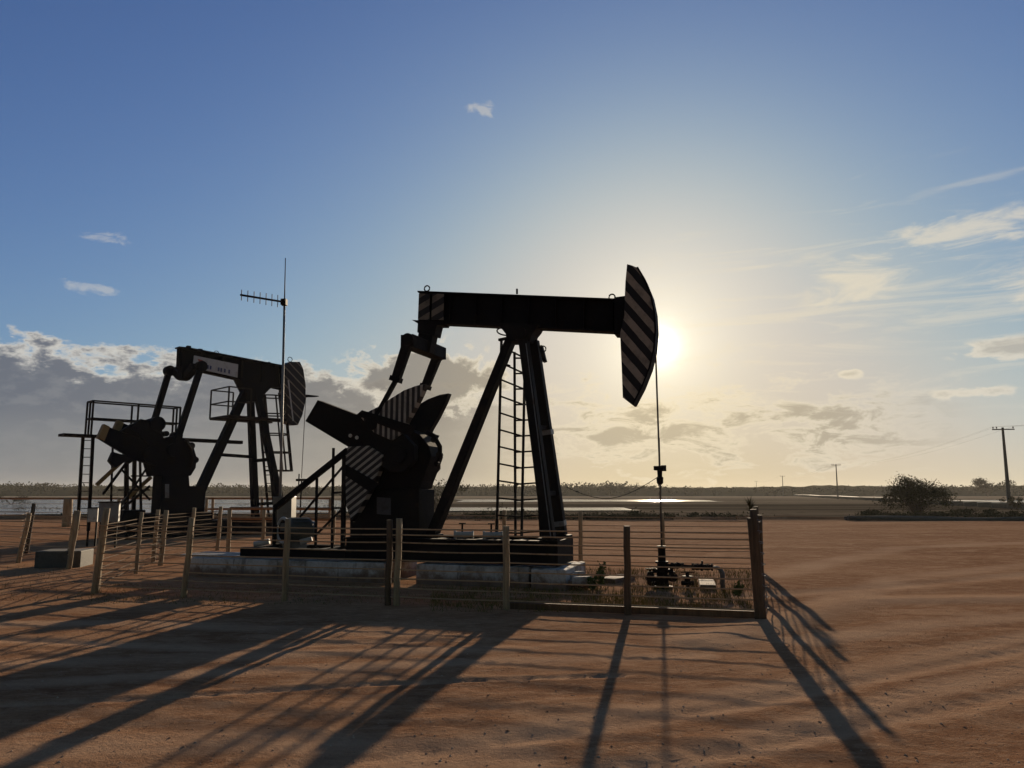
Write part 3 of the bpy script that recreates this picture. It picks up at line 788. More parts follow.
for a, b, mt in (((96.5, 485), (131, 453), 'yellow'), ((103, 494), (127, 462), 'rail'), ((116, 508), (151, 477), 'yellow'), ((118, 512), (150, 486), 'rail')):
    MB().bar(B(*a, .9), B(*b, .9), .12 if mt == 'yellow' else .08).build('brace', M[mt], p2)

# cabinets by the second unit
def cabinet(px, base, y, w, h, d, label, mt, legs=.5):
    q = at_y(px, base, y); q.z = 0
    t = empty('control_cabinet', q, R(20), label, 'cabinet', 'cabinets by the far pump')
    MB().box((0, 0, legs + h / 2), (w, d, h)).build('cabinet_body', M[mt], t, .01)
    MB().box((0, -d / 2 - .006, legs + h / 2), (w * .86, .02, h * .88)).build('door', M[mt], t, .003)
    MB().box((0, 0, legs + h + .015), (w * 1.12, d * 1.15, .03)).build('rain_hood', M['rail'], t)
    for sx in (-1, 1):
        MB().box((sx * w * .4, 0, legs / 2), (.05, .05, legs)).build('leg', M['rail'], t)
    return t
cabinet(108.5, 525, 22.5, .52, .55, .35, 'grey control cabinet on legs near the foot of the walkway ladder', 'steel', .75)
cabinet(92.5, 525, 23.2, .26, .4, .25, 'small white control box beside the bigger grey cabinet', 'white', .72)

# ------------------------------------------------------------------ antenna mast
mq = at_y(279, 560, 17.5); mq.z = 0
at = empty('antenna_mast', mq, 0, 'tall grey antenna mast with a side aerial rising between the two pumps', 'antenna mast')
at.rotation_euler = (0, -.020, 0)
zt = lambda py: at_y(285, py, 17.5).z
MB().tube([(0, 0, 0), (0, 0, zt(303))], .034, 12, .026).build('mast_pole', M['steel'], at, smooth=True)
MB().tube([(0, 0, zt(305)), (0, 0, zt(258))], .016, 8, .010).build('whip_aerial', M['steel'], at, smooth=True)
bl = at_y(241, 294.3, 16.4) - mq; br = at_y(285.3, 301.5, 17.4) - mq
br = Vector((0, -.06, br.z)); bl = Vector((bl.x + .11, bl.y, bl.z))
bm_ = MB().tube([bl, br], .024, 8).build('aerial_boom', M['rail'], at)
MB().box((0, -.03, br.z), (.12, .16, .14)).build('clamp', M['rail'], at)
for k in range(7):
    q = along(bl, br, .02 + k * .139)
    MB().tube([q + Vector((0, 0, -.12 - .004 * k)), q + Vector((0, 0, .12 + .004 * k))], .009, 6).build('aerial_rod', M['rail'], bm_)
MB().box((.1, 0, .75), (.42, .4, 1.5)).build('base_cabinet', M['motor'], at, .012)

# ------------------------------------------------------------------ fences
def post_mb(h, r, lean, taper=.9, n=9):
    mb = MB(); pts = []
    for k in range(6):
        f = k / 5; pts.append((lean[0] * f + random.uniform(-.008, .008), lean[1] * f + random.uniform(-.008, .008), -.15 + (h + .15) * f))
    mb.tube(pts, r, n, r * taper); return mb
def fence(name, pts, hs, radii, label, wires, mts=None, leans=None, rail=None, wr=.0085, group='wire fences around the pumps', kerb=None, wm='wire'):
    o = Vector((pts[0][0], pts[0][1], 0))
    t = empty(name, o, 0, label, 'fence', group)
    tops = []
    for i, q in enumerate(pts):
        ln = leans[i] if leans else (random.uniform(-.03, .03), random.uniform(-.03, .03))
        mb = post_mb(hs[i], radii[i], ln)
        mb.build('post', M[mts[i] if mts else 'wood'], t, loc=(q[0] - o.x, q[1] - o.y, 0), smooth=True)
        tops.append(ln)
    for h in wires:
        P = []
        for i, (a, b) in enumerate(zip(pts[:-1], pts[1:])):
            ha, hb = h * min(1, hs[i] / 1.12), h * min(1, hs[i + 1] / 1.12)
            sg_ = random.uniform(.0, .010)
            for k in range(5):
                f = k / 5; P.append((a[0] + (b[0] - a[0]) * f - o.x + random.uniform(-.004, .004), a[1] + (b[1] - a[1]) * f - o.y - .0, ha + (hb - ha) * f - sg_ * 4 * f * (1 - f)))
        P.append((pts[-1][0] - o.x, pts[-1][1] - o.y, h * min(1, hs[-1] / 1.12)))
        MB().tube(P, wr, 5).build('wire', M[wm], t)
    if rail:
        for (i, j), h, r_, mt in rail:
            a, b = Vector((*pts[i], h)) - o, Vector((*pts[j], h)) - o
            MB().tube([a, b], r_, 8).build('rail', M[mt], t)
    if kerb:
        a, b = Vector((*pts[kerb[0]], .0)) - o, Vector((*pts[kerb[1]], .0)) - o
        n_ = (b - a).normalized(); n_ = Vector((-n_.y, n_.x, 0)) * .12
        MB().bar(a + n_ + Vector((0, 0, .04)), b + n_ + Vector((0, 0, .04)), .06, .09, up=(0, 0, 1)).build('kerb_board', M['wood2'], t, .01)
    return t
WIRES = (.12, .24, .37, .5, .63, .76, .88, .99, 1.07)
def on_front(px):                                                    # where the front fence line meets that bearing
    d = ray(px, 600); k = d.x / d.y
    y = (10.05 + .262 * 3.2) / (1 + .262 * k); return (k * y, y)
FX = [93, 183.5, 284, 388, 396, 507, 628, 757.5, 762.5]
fp = [on_front(x) for x in FX]
fence('wire_fence', fp, [1.34, 1.2, 1.2, 1.2, 1.22, 1.13, 1.15, 1.27, 1.38], [.06, .048, .05, .05, .05, .05, .05, .042, .052],
      'long front wire fence of wooden posts before the black pump', WIRES, ['wood', 'wood', 'wood', 'wood2', 'wood', 'wood', 'wood2', 'wood2', 'wood2'],
      [(.1, .05), (.06, 0), (.02, 0), (0, 0), (.02, 0), (-.02, .02), (0, 0), (-.05, 0), (-.07, 0)], kerb=(5, 7), wr=.0095)
f7 = Vector((*fp[-1], 0)); back_dir = Vector((.312, 1, 0)).normalized()
sp = [f7 + back_dir * (k * 1.6) for k in (1.2, 2.6, 4)]
fence('wire_fence', [(fp[-1][0] + .02, fp[-1][1] + .22)] + [(q.x, q.y) for q in sp], [1.25, 1.25, 1.2, 1.3], [.045, .045, .045, .055], 'end-on side wire fence running back from the thick corner post', WIRES, ['wood2'] * 4, wm='darkwire')
bc = sp[-1]
def on_line(px, p, slope):
    d = ray(px, 560); k = d.x / d.y
    y = (p.y + slope * p.x) / (1 + slope * k); return (k * y, y)
bx = [664, 581, 505, 497, 415, 332, 262, 228]
bp = [(bc.x, bc.y + .16)] + [on_line(x, bc, .262) for x in bx]
fence('wire_fence', bp, [1.2, 1.17, 1.17, 1.2, 1.2, 1.17, 1.17, 1.17, 1.17], [.06, .05, .05, .05, .05, .05, .05, .05, .055], 'rear wire fence behind the black pump with a rusty top rail at its far end', WIRES, None, None, [((6, 8), 1.2, .035, 'orange'), ((6, 8), .95, .03, 'orange')])
lp = [(fp[0][0] - .03, fp[0][1] + .14), (-7.45, 15.6), (-7.72, 17.3), (-8.13, 17.8), (-8.2, 20.0), (-8.15, 21.7)]
fence('wire_fence', lp, [1.2] * 6, [.05, .04, .055, .05, .05, .055], 'short side wire fence between the front corner and the far pump', WIRES, None, [(.05, 0)] * 6, wm='darkwire')
ep = [(-8.4, 17.0), (-9.44, 16.6), (-9.2, 16.75), (-11.24, 17.9), (-12.6, 20.2)]
fence('wire_fence', [(-9.3, 16.5), (-9.55, 16.9), (-11.24, 17.9), (-12.75, 20.6), (-16.5, 22.5)], [1.2, 1.2, 1.12, 1.3, 1.2], [.055, .06, .055, .055, .05], 'leaning grey wire fence at the left edge before the far pump', (.15, .28, .42, .56, .7, .82, .94, 1.08), ['wood', 'wood', 'wood', 'wood2', 'wood'], [(.12, .03), (.1, .05), (.14, .05), (.12, .0), (.05, 0)])
rp = [(gnd(px, 509).x, gnd(px, 509).y) for px in (-60, 70, 185, 212, 232, 262, 330)]
rp = [at_y(px, 500, 36.5 + (i % 2) * .1) for i, px in enumerate((-40, 69, 119, 185, 207, 213, 262, 330))]
fence('wire_fence', [(q.x, q.y) for q in rp], [1.35] * 8, [.12, .22, .09, .08, .07, .07, .07, .07], 'distant fence with a rusty orange top rail beyond the far pump', (.25, .45, .65, .85, 1.05), ['wood'] * 8, None, [((0, 7), 1.3, .045, 'orange'), ((3, 7), .8, .04, 'orange')], .01)
# coiled loose wire ends on the corner post
mb = MB()
for k in range(9):
    z = .15 + k * .135; c_ = Vector((fp[-1][0] + .045 - .07 * z / 1.3, fp[-1][1] + .0, z)); mb.ring(c_, (.2, .3, 1), .045, .006, 10, 5)
o = mb.build('wire_ties', M['steel'], None); tag(o, 'grey wire loops twisted round the thick corner post', 'wire')
# cap piece
q = Vector((fp[-2][0] + .02, fp[-2][1], 1.34))

# concrete footing at left
q = gnd(51, 568)
o = MB().box((0, 0, .1), (.9, .8, .5)).build('concrete_block', M['postgrey'], None, .02, loc=(q.x + .05, q.y + .4, 0)); o.rotation_euler = (0, 0, R(10))
tag(o, 'low grey concrete block behind the left fence posts', 'concrete block')

# ------------------------------------------------------------------ power poles and lines
line0, ldir = Vector((61.6, 95, -.4)), Vector((.255, 1, 0)).normalized()
def pole_at(px, y):
    d = ray(px, 500); return Vector((d.x / d.y * y, y, -.4))
pole_spots = [pole_at(1009, 95), pole_at(838, 222), pole_at(783.5, 380), pole_at(757, 560)]
pl_labels = ['tall dark utility pole with a crossarm near the right edge', 'mid-size distant utility pole left of the spreading tree', 'small far utility pole over the middle of the treeline', 'tiny farthest utility pole at the treeline']
ph = 9.9
def make_pole():
    t = empty('utility_pole', (0, 0, 0))
    MB().bar((0, 0, -.3), (0, 0, ph), .42, .32, w1=.22, h1=.2).build('pole', M['postgrey'], t, .02)
    MB().bar((-1.25, -.16, ph - .25), (1.25, -.16, ph - .25), .13, .12).build('crossarm', M['postgrey'], t)
    for x in (-1.15, -.75, 1.1):
        MB().lathe((x, -.16, ph - .2), [(0, .03), (.1, .03), (.11, .09), (.17, .1), (.2, .06), (.26, .07), (.3, .03)], 10).build('insulator', M['postgrey'], t)
    return t
proto = make_pole()
for i, q in enumerate(pole_spots):
    o = proto if i == 0 else copy_tree(proto)
    o.location = q; o.rotation_euler = (0, 0, -math.atan2(.255, 1) + R(4))
    tag(o, pl_labels[i], 'utility pole', 'poles of the power line')
nxt = pole_spots[0] + (pole_spots[0] - pole_spots[1]) * .7
for x, w_ in ((-1.15, 'left'), (-.75, 'middle'), (1.1, 'right')):
    P = []; side = Vector((math.cos(-.25), math.sin(-.25), 0))
    seq = [nxt] + pole_spots
    for a, b in zip(seq[:-1], seq[1:]):
        for k in range(12):
            f = k / 12; q = a.lerp(b, f) + side * x; q.z = -.4 + ph + .1 - 1.6 * 4 * f * (1 - f); P.append(q)
    o = MB().tube(P, .007, 4).build('power_line', M['rail'])
    tag(o, {'left': 'power line on the outer left end of the crossarms', 'middle': 'power line on the inner left pin of the crossarms', 'right': 'power line on the right end of the crossarms'}[w_], 'power line', 'power lines on the poles')

# ------------------------------------------------------------------ pipelines
def pipeline(a, b, n, zs, r, mt, label, sup=True, spacing=.5):
    a, b = Vector(a), Vector(b)
    t = empty('pipeline', a, 0, label, 'pipeline', 'pipelines across the flats')
    d = (b - a); side = Vector((d.y, -d.x, 0)).normalized()
    for k in range(n):
        P = [side * (k * spacing) + d * (j / 24) + Vector((0, 0, zs - a.z * 0 + .06 * math.sin(j * 1.3 + k))) for j in range(25)]
        MB().tube(P, r, 10).build('pipe', M[mt], t, smooth=True)
    if sup:
        m_ = 44
        for j in range(m_):
            q = d * ((j / (m_ - 1)) ** 1.6)
            mb = MB(); mb.box(q + side * (spacing * (n - 1) / 2) + Vector((0, 0, zs / 2 - r * .8 - .1)), (spacing * n, .18, max(.1, zs - r * 1.6 + .2)))
            mb.build('support', M['postgrey'], t)
    return t
pipeline((54, 72, -.42), (163, 470, -.42), 2, .75, .075, 'palepipe', 'raised pale pipeline on short supports running away to the right', True, .9)
pipeline((60, 80, -.42), (64, 76, -.42), 1, .4, .1, 'rail', 'x', False) if False else None
pipeline((19, 44.6, -.06), (75, 43.6, -.06), 2, .16, .12, 'postgrey', 'low dark grey pipes lying along the far edge of the dirt lot', False, .4)

# ------------------------------------------------------------------ vegetation
def foliage_mat(name, a, b, sat=.5):
    m, nt, p = new_mat(name)
    g = nt.nodes.new('ShaderNodeNewGeometry')
    c = mixc(nt, g.outputs['Random Per Island'], a, b)
    df = nt.nodes.new('ShaderNodeBsdfDiffuse'); nt.links.new(c, df.inputs[0]); nt.links.new(df.outputs[0], nt.nodes['Material Output'].inputs['Surface'])
    return m
M['leaf'] = foliage_mat('dark_leaves', (.035, .034, .016), (.075, .066, .03))
M['leaf2'] = foliage_mat('scrub_leaves', (.05, .05, .026), (.10, .085, .045))
M['grass'] = foliage_mat('dry_grass', (.11, .10, .03), (.20, .15, .05))
M['green'] = foliage_mat('green_weed', (.05, .075, .025), (.09, .11, .04))
def leaf_quads(centers, size, rnd, flat=.0):
    n = len(centers)
    c = np.asarray(centers, dtype=np.float64)
    a = rnd.normal(size=(n, 3)); a[:, 2] *= (1 - flat); a /= np.linalg.norm(a, axis=1, keepdims=True)
    b = rnd.normal(size=(n, 3)); b -= a * (a * b).sum(1, keepdims=True); b /= np.linalg.norm(b, axis=1, keepdims=True)
    s = size * rnd.uniform(.5, 1.4, (n, 1))
    v = np.stack([c - a * s, c + b * s * .45, c + a * s, c - b * s * .45], 1).reshape(-1, 3)
    f = np.arange(4 * n).reshape(-1, 4)
    return v, f
def np_mesh(name, v, f, m, parent=None, loc=None):
    me = bpy.data.meshes.new(name)
    me.vertices.add(len(v)); me.vertices.foreach_set('co', np.asarray(v, dtype=np.float32).ravel())
    f = np.asarray(f, dtype=np.int32); k = f.shape[1]
    me.loops.add(f.size); me.loops.foreach_set('vertex_index', f.ravel())
    me.polygons.add(len(f)); me.polygons.foreach_set('loop_start', np.arange(0, f.size, k, dtype=np.int32))
    me.update(); me.validate(); me.materials.append(m)
    o = bpy.data.objects.new(name, me); col.objects.link(o)
    if parent is not None: o.parent = parent
    if loc is not None: o.location = loc
    return o
def dome_spots(rnd, n, w, h):
    out_ = []
    for k in range(n):
        r_ = math.sqrt(rnd.uniform(0, 1)); a_ = rnd.uniform(0, 6.283); top_ = h * (.42 + .58 * math.sqrt(max(0, 1 - r_ * r_))) * rnd.uniform(.75, 1.0)
        out_.append((r_ * w * .5 * math.cos(a_), r_ * w * .5 * math.sin(a_), top_ * rnd.uniform(.55, 1.0)))
    return out_
def tree(name, loc, w, h, trunk_h, clumps, leaves, lsize, label, cat='tree', mt='leaf', group=None, flatten=.45, seed=1, skew=0.0, dome=False):
    rnd = np.random.default_rng(seed)
    spots = dome_spots(rnd, clumps, w, h) if dome else None
    t = empty(name, loc, 0, label, cat, group)
    tips = []
    mb = MB()
    nl = max(4, clumps // 3)
    for k in range(nl):
        a = k * 2 * math.pi / nl + rnd.uniform(-.3, .3); rr = w * .5 * rnd.uniform(.45, .9)
        e = Vector((rr * math.cos(a), rr * math.sin(a), h * rnd.uniform(.5, .85))); s0 = Vector((rnd.uniform(-.08, .08) * w * .3, rnd.uniform(-.08, .08) * w * .3, -.1))
        md = s0.lerp(e, .5) + Vector((rnd.uniform(-.06, .06) * w, rnd.uniform(-.06, .06) * w, h * .1))
        mb.tube([s0, s0.lerp(md, .5) + Vector((0, 0, trunk_h * .1)), md, md.lerp(e, .5), e], max(.015, h * .022), 6, .012)
        tips += [e, md.lerp(e, .6), md]
    mb.build('trunk', M['bark'], t, smooth=True)
    cs, twigs = [], []
    for k in range(clumps):
        b_ = tips[k % len(tips)]
        c0 = np.array(b_) + rnd.normal(size=3) * np.array([w * .13, w * .13, h * .09])
        if spots:
            c0 = np.array(spots[k]); mb_t = MB().tube([(0, 0, .1), (c0[0] * .45, c0[1] * .45, c0[2] * .6), tuple(c0)], .035, 5, .008); twigs.append(mb_t)
        c0[2] = max(c0[2], trunk_h * .5)
        n = leaves // clumps
        cs.append(c0 + rnd.normal(size=(n, 3)) * np.array([w * .085, w * .085, h * .085 * (1 - flatten) + h * .025]))
    for tw in twigs: tw.build('branch', M['bark'], t)
    c = np.concatenate(cs); c[:, 2] = np.maximum(c[:, 2], .02); c[:, 0] += skew * c[:, 2]
    v, f = leaf_quads(c, lsize, rnd)
    np_mesh('crown', v, f, M[mt], t)
    return t
q = pole_at(916, 60)
tree('spreading_tree', q, 4.5, 3.6, .9, 60, 9500, .075, 'dark spreading thorny tree with a wide crown beyond the dirt lot', seed=3, dome=True, flatten=.7)
for i, (px, y, w, h, lab) in enumerate(((882, 57, 3.0, .7, 'low dark bush at the foot of the spreading tree, on its left'), (958, 58, 4, .8, 'low dark bush at the foot of the spreading tree, on its right'),
        (1015, 90, 2.4, 1.6, 'small dark bush beside the tall utility pole'), (1000, 56, 2.4, .8, 'scrubby bush on the pipe bank below the tall pole'), (876, 50, 2.0, .9, 'small round bush on the bank left of the spreading tree'), (12, 120, 5, 1.9, 'green bush standing in the pond at the left edge'),
        (646, 48, 2.6, .8, 'low scrub bush on the bank behind the wellhead'), (702, 49, 1.8, .7, 'low scrub bush on the bank behind the right fence'), (437, 62, 3.2, 2.9, 'tall dark bush seen beside the gearbox of the black pump'), (988, 330, 13, 8, 'rounded tree top standing above the far treeline on the right'))):
    tree('bush', pole_at(px, y), w, h, .2, 9, 900 if y < 200 else 2200, .09 if y < 200 else .4, lab, 'bush' if y < 200 else 'tree', 'leaf2' if i % 2 else 'leaf', 'bushes on the flats', .3, 20 + i)
# weeds by the fence
def weed(loc, h, n, label, lean=.35, mt='green', leafy=True, group='weeds inside the fence'):
    t = empty('weed', loc, 0, label, 'weed', group)
    mb = MB(); cs = []
    for k in range(n):
        a = random.uniform(0, 6.28); e = Vector((math.cos(a) * h * lean * random.uniform(.3, 1), math.sin(a) * h * lean * random.uniform(.3, 1), h * random.uniform(.6, 1)))
        mb.tube([(0, 0, 0), e * .5 + Vector((0, 0, h * .1)), e], .006, 4, .002)
        for j in range(9):
            f = .3 + .7 * j / 8; cs.append(tuple(e * f + Vector([random.uniform(-.03, .03) for _ in range(3)])))
    mb.build('stem', M['bark'], t)
    v, f = leaf_quads(np.array(cs), .05, rng); np_mesh('foliage', v, f, M[mt], t)
    return t
weed(gnd(601, 588), .42, 12, 'bushy green weed left of the wellhead slab')
weed(gnd(593, 592), .25, 8, 'small green weed near the end concrete pad')
weed(gnd(738, 598), .25, 8, 'low weed beside the thick corner post')
q = Vector((bc.x - .22, bc.y - .2, 0))
t = empty('weed', q, 0, 'tall spiky weed rising above the corner post', 'weed', 'weeds inside the fence')
mb = MB(); mb.tube([(0, 0, 0), (.02, 0, .7), (0, 0, 1.35)], .012, 6, .006); mb.build('stem', M['bark'], t)
vs, fs = [], []
for k in range(60):
    a = random.uniform(0, 6.28); e = random.uniform(-.1, 1.2); l = random.uniform(.14, .27)
    d = Vector((math.cos(a) * math.cos(e), math.sin(a) * math.cos(e), math.sin(e))); s_ = d.cross(Vector((0, 0, 1))).normalized() * .014
    b = len(vs); z0 = Vector((0, 0, random.uniform(1.2, 1.36))); vs += [tuple(z0 - s_), tuple(z0 + s_), tuple(z0 + d * l), tuple(z0 + d * l * .99)]; fs.append((b, b + 1, b + 2, b + 3))
np_mesh('foliage', vs, fs, M['leaf'], t)

# grass inside the fence and along it (uncountable)
bl_c, bl_h = [], []
def scatter(px0, px1, py0, py1, n, h):
    k = 0
    while k < n:
        px, py = random.uniform(px0, px1), random.uniform(py0, py1); q = gnd(px, py)
        if vnoise(np.array([q.x * 2.3]), np.array([q.y * 2.3]), 91)[0] < .42: 
            if random.random() < .85: continue
        bl_c.append((q.x, q.y)); bl_h.append(h * random.uniform(.35, 1.2)); k += 1
scatter(572, 752, 570, 612, 4300, .12); scatter(430, 580, 588, 612, 2600, .09); scatter(90, 430, 584, 604, 1700, .05)
scatter(0, 150, 560, 600, 600, .05)
C = np.array(bl_c); Hh = np.array(bl_h)[:, None]; n = len(C)
ang = rng.uniform(0, 6.28, n); w_ = .006
base = np.concatenate([C, terrain(C[:, 0], C[:, 1])[:, None] - .01], 1)
s_ = np.stack([np.cos(ang), np.sin(ang), 0 * ang], 1) * w_
tip = np.concatenate([rng.normal(size=(n, 2)) * .35 * Hh, Hh], 1)
v = np.stack([base - s_, base + s_, base + tip * .6 + s_ * .5, base + tip], 1).reshape(-1, 3)
o = np_mesh('grass', v, np.arange(4 * n).reshape(-1, 4), M['grass']); tag(o, 'sparse dry grass inside the fence', 'grass', kind='stuff')
# gravel
N = 9000
px = rng.uniform(-40, 1064, N); py = 600 + 190 * rng.uniform(0, 1, N) ** .8
G = np.array([gnd(a, b)[:2] for a, b in zip(px, py)])
G[N // 2:, 0] = rng.uniform(-9, 9, N - N // 2); G[N // 2:, 1] = rng.uniform(3.5, 13, N - N // 2)
gzv = terrain(G[:, 0], G[:, 1])
ico = [Vector(c) for c in ((0, 0, 1), (1, 0, 0), (0, 1, 0), (-1, 0, 0), (0, -1, 0), (0, 0, -1))]
icf = np.array([(0, 1, 2), (0, 2, 3), (0, 3, 4), (0, 4, 1), (5, 2, 1), (5, 3, 2), (5, 4, 3), (5, 1, 4)])
unit = np.array([tuple(c) for c in ico])
sz = .0025 + .011 * rng.random(N) ** 9
V = unit[None] * (sz[:, None, None] * rng.uniform(.6, 1.3, (N, 6, 1))) * np.array([1, 1, .65]) + np.stack([G[:, 0], G[:, 1], gzv], 1)[:, None]
Fc = icf[None] + (np.arange(N) * 6)[:, None, None]
M['stone'] = foliage_mat('pebbles', (.30, .16, .09), (.6, .45, .33))
o = np_mesh('gravel', V.reshape(-1, 3), Fc.reshape(-1, 3), M['stone']); tag(o, 'loose pebbles on the red dirt', 'gravel', kind='stuff')

# far treeline: one wooded mass
N = 5200
def far_wood(seed, n, dist0, dist1, h0, h1, xr, name, mt, label):
    rnd = np.random.default_rng(seed)
    x = rnd.uniform(-xr, xr, n); y = rnd.uniform(dist0, dist1, n)
    hh = rnd.uniform(h0, h1, n) * (.8 + .5 * vnoise(x * .02, y * .0 + 3, 5)) 
    per = 26
    cx = np.repeat(x, per); cy = np.repeat(y, per); ch = np.repeat(hh, per)
    u = rnd.normal(size=(n * per, 3))
    c = np.stack([cx + u[:, 0] * ch * .22, cy + u[:, 1] * ch * .22, -.4 + ch * np.clip(.5 + u[:, 2] * .23, 0.03, 1.0)], 1)
    v, f = leaf_quads(c, .7, rnd)
    gx_ = np.arange(-xr, xr, 2.2); prof = ((-1, 0), (-.85, .55), (-.4, .85), (0, 1), (.4, .85), (.85, .55), (1, 0))
    vv = []
    for a_, b_ in prof:
        top_ = 5.0 + .9 * (vnoise(gx_ * .35, gx_ * 0 + a_, 4) - .5) + 1.2 * (vnoise(gx_ * .04, gx_ * 0, 6) - .5)
        vv.append(np.stack([gx_, 425 + a_ * 40 + 0 * gx_, -.5 + top_ * b_], 1))
    m_ = len(gx_); vv = np.concatenate(vv); k_ = np.arange(len(prof) - 1)[:, None] * m_ + np.arange(m_ - 1)[None]
    ff = np.stack([k_, k_ + 1, k_ + m_ + 1, k_ + m_], -1).reshape(-1, 4)
    f = np.concatenate([f, ff + len(v)]); v = np.concatenate([v, vv])
    o = np_mesh(name, v, f, M[mt]); return tag(o, label, 'treeline', kind='stuff')
far_wood(5, 3200, 380, 470, 4.4, 5.6, 420, 'treeline', 'leaf', 'far dark treeline along the whole horizon')
# scrub in the left pond and along the bank
rnd = np.random.default_rng(9)
cs = []
for k in range(150):
    d = rnd.uniform(60, 210); px_ = rnd.uniform(-80, 400); q = pole_at(px_, d)
    w = rnd.uniform(.3, 1.3); c = rnd.normal(size=(40, 3)) * np.array([w, w * .6, .12]) + np.array([q.x, q.y, -.22]); c[:, 2] = np.maximum(c[:, 2], -.32); cs.append(c)
for k in range(520):
    px_ = rnd.uniform(430, 1080); q = pole_at(px_, rnd.uniform(45.2, 49)); w = rnd.uniform(.3, 1.2)
    if vnoise(np.array([px_ * .022]), np.array([2.5]), 31)[0] < .42: continue
    c = rnd.normal(size=(60, 3)) * np.array([w, w * .5, .05 + .17 * rnd.random() ** 2]); c[:, 2] = np.abs(c[:, 2]); c += np.array([q.x, q.y, float(terrain(np.array([q.x]), np.array([q.y]))[0])]); cs.append(c)
v, f = leaf_quads(np.concatenate(cs), .075, rnd)
o = np_mesh('scrub', v, f, M['leaf2']); tag(o, 'low marsh scrub in the pond and along the bank', 'scrub', kind='stuff')

# ------------------------------------------------------------------ sky and sun
SUN_PX = (657, 346)
sd = ray(*SUN_PX).normalized()
s_el = math.asin(sd.z); s_az = math.atan2(sd.x, sd.y)
sun = bpy.data.lights.new('sun', 'SUN'); sun.energy = 5.0; sun.angle = R(.55); sun.color = (1, .80, .56)
so = bpy.data.objects.new('sun', sun); col.objects.link(so)
so.rotation_euler = (-sd).to_track_quat('-Z', 'Y').to_euler()
so.location = (0, 0, 30)

world = bpy.data.worlds.new('World'); sc.world = world; world.use_nodes = True
nt = world.node_tree; nt.nodes.clear()
class E:
    """tiny expression helper over math nodes"""
    def __init__(s, v): s.v = v
    @staticmethod
    def _u(x): return x.v if isinstance(x, E) else x
    def op(s, o, b=None, c=None): return E(mth(nt, o, s.v, E._u(b) if b is not None else None, E._u(c) if c is not None else None))
    def __add__(s, b): return s.op('ADD', b)
    __radd__ = __add__
    def __sub__(s, b): return s.op('SUBTRACT', b)
    def __rsub__(s, b): return s.op('MULTIPLY', -1.0) + b
    def __mul__(s, b): return s.op('MULTIPLY', b)
    __rmul__ = __mul__
    def __truediv__(s, b): return s.op('DIVIDE', b)
    def exp(s): return E(mth(nt, 'POWER', math.e, s.v))
    def gauss(s, c, w): d = (s - c) / w; return (d * d * -1.0).exp()
    def step(s, a, b): return E(rampf(nt, s.v, a, b))
    def clamp(s): return s.op('MINIMUM', 1.0).op('MAXIMUM', 0.0)
tc = nt.nodes.new('ShaderNodeTexCoord')
sx = nt.nodes.new('ShaderNodeSeparateXYZ'); nt.links.new(tc.outputs['Generated'], sx.inputs[0])
dx, dy, dz = (E(o) for o in sx.outputs)
az = E(mth(nt, 'ARCTAN2', dx.v, dy.v)) * (180 / math.pi)
el = dz.op('ARCSINE') * (180 / math.pi)
ang = (dx * sd.x + dy * sd.y + dz * sd.z).op('MINIMUM', .999999).op('ARCCOSINE') * (180 / math.pi)
sky = nt.nodes.new('ShaderNodeTexSky'); sky.sky_type = 'NISHITA'; sky.sun_disc = False
sky.sun_elevation = s_el; sky.sun_rotation = s_az
sky.air_density = 1.0; sky.dust_density = 1.2; sky.ozone_density = 2.5; sky.altitude = 30
def cnoise(sa, se, seed, detail=6, rough=.6, dist=.0, shear=0.0):
    cb = nt.nodes.new('ShaderNodeCombineXYZ')
    nt.links.new((az * sa + el * (sa * shear)).v, cb.inputs[0]); nt.links.new((el * se).v, cb.inputs[1]); cb.inputs[2].default_value = seed
    return E(noise(nt, 1.0, detail, rough, cb.outputs[0], dist))
def rgb(r, g, b):
    n = nt.nodes.new('ShaderNodeRGB'); n.outputs[0].default_value = (r, g, b, 1); return n.outputs[0]
def vmul(c, f):
    n = nt.nodes.new('ShaderNodeVectorMath'); n.operation = 'SCALE'; nt.links.new(c, n.inputs[0])
    if isinstance(f, E): nt.links.new(f.v, n.inputs[3])
    else: n.inputs[3].default_value = f
    return n.outputs[0]
def vadd(a, b):
    n = nt.nodes.new('ShaderNodeVectorMath'); n.operation = 'ADD'; nt.links.new(a, n.inputs[0]); nt.links.new(b, n.inputs[1]); return n.outputs[0]
def vmulc(a, b):
    n = nt.nodes.new('ShaderNodeVectorMath'); n.operation = 'MULTIPLY'; nt.links.new(a, n.inputs[0]); n.inputs[1].default_value = b; return n.outputs[0]
def mix(f, a, b): return mixc(nt, f.v, a, b)

BG = .1                                    # background strength; cloud and aureole radiances below are divided by it
K = 1 / BG
hot = (ang * (-1 / 26.0)).exp() * (el.op('MAXIMUM', 0.0) * (-1 / 6.0)).exp()
back = 1.0 - ang.step(42, 125) * .30      # sky away from the low sun dimmed on purpose, to lower the ambient light
ssep = nt.nodes.new('ShaderNodeSeparateColor'); nt.links.new(sky.outputs[0], ssep.inputs[0])
scomb = nt.nodes.new('ShaderNodeCombineColor')
for i, (tint, lim) in enumerate(((.445, .60), (.622, .545), (1.05, .535))):
    q = E(ssep.outputs[i]) * (tint * BG)
    q = q / E(mth(nt, 'POWER', ((q / lim) * (q / lim) * (q / lim) + 1.0).v, 1 / 3))
    q = q * back
    if i == 2: q = q * (1.0 - hot * .74) * (1.0 - (ang * (-1 / 7.0)).exp() * .22) * (1.0 - ang.step(45, 110) * .38)
    if i == 1: q = q * (1.0 - hot * .20)
    nt.links.new((q * K).v, scomb.inputs[i])
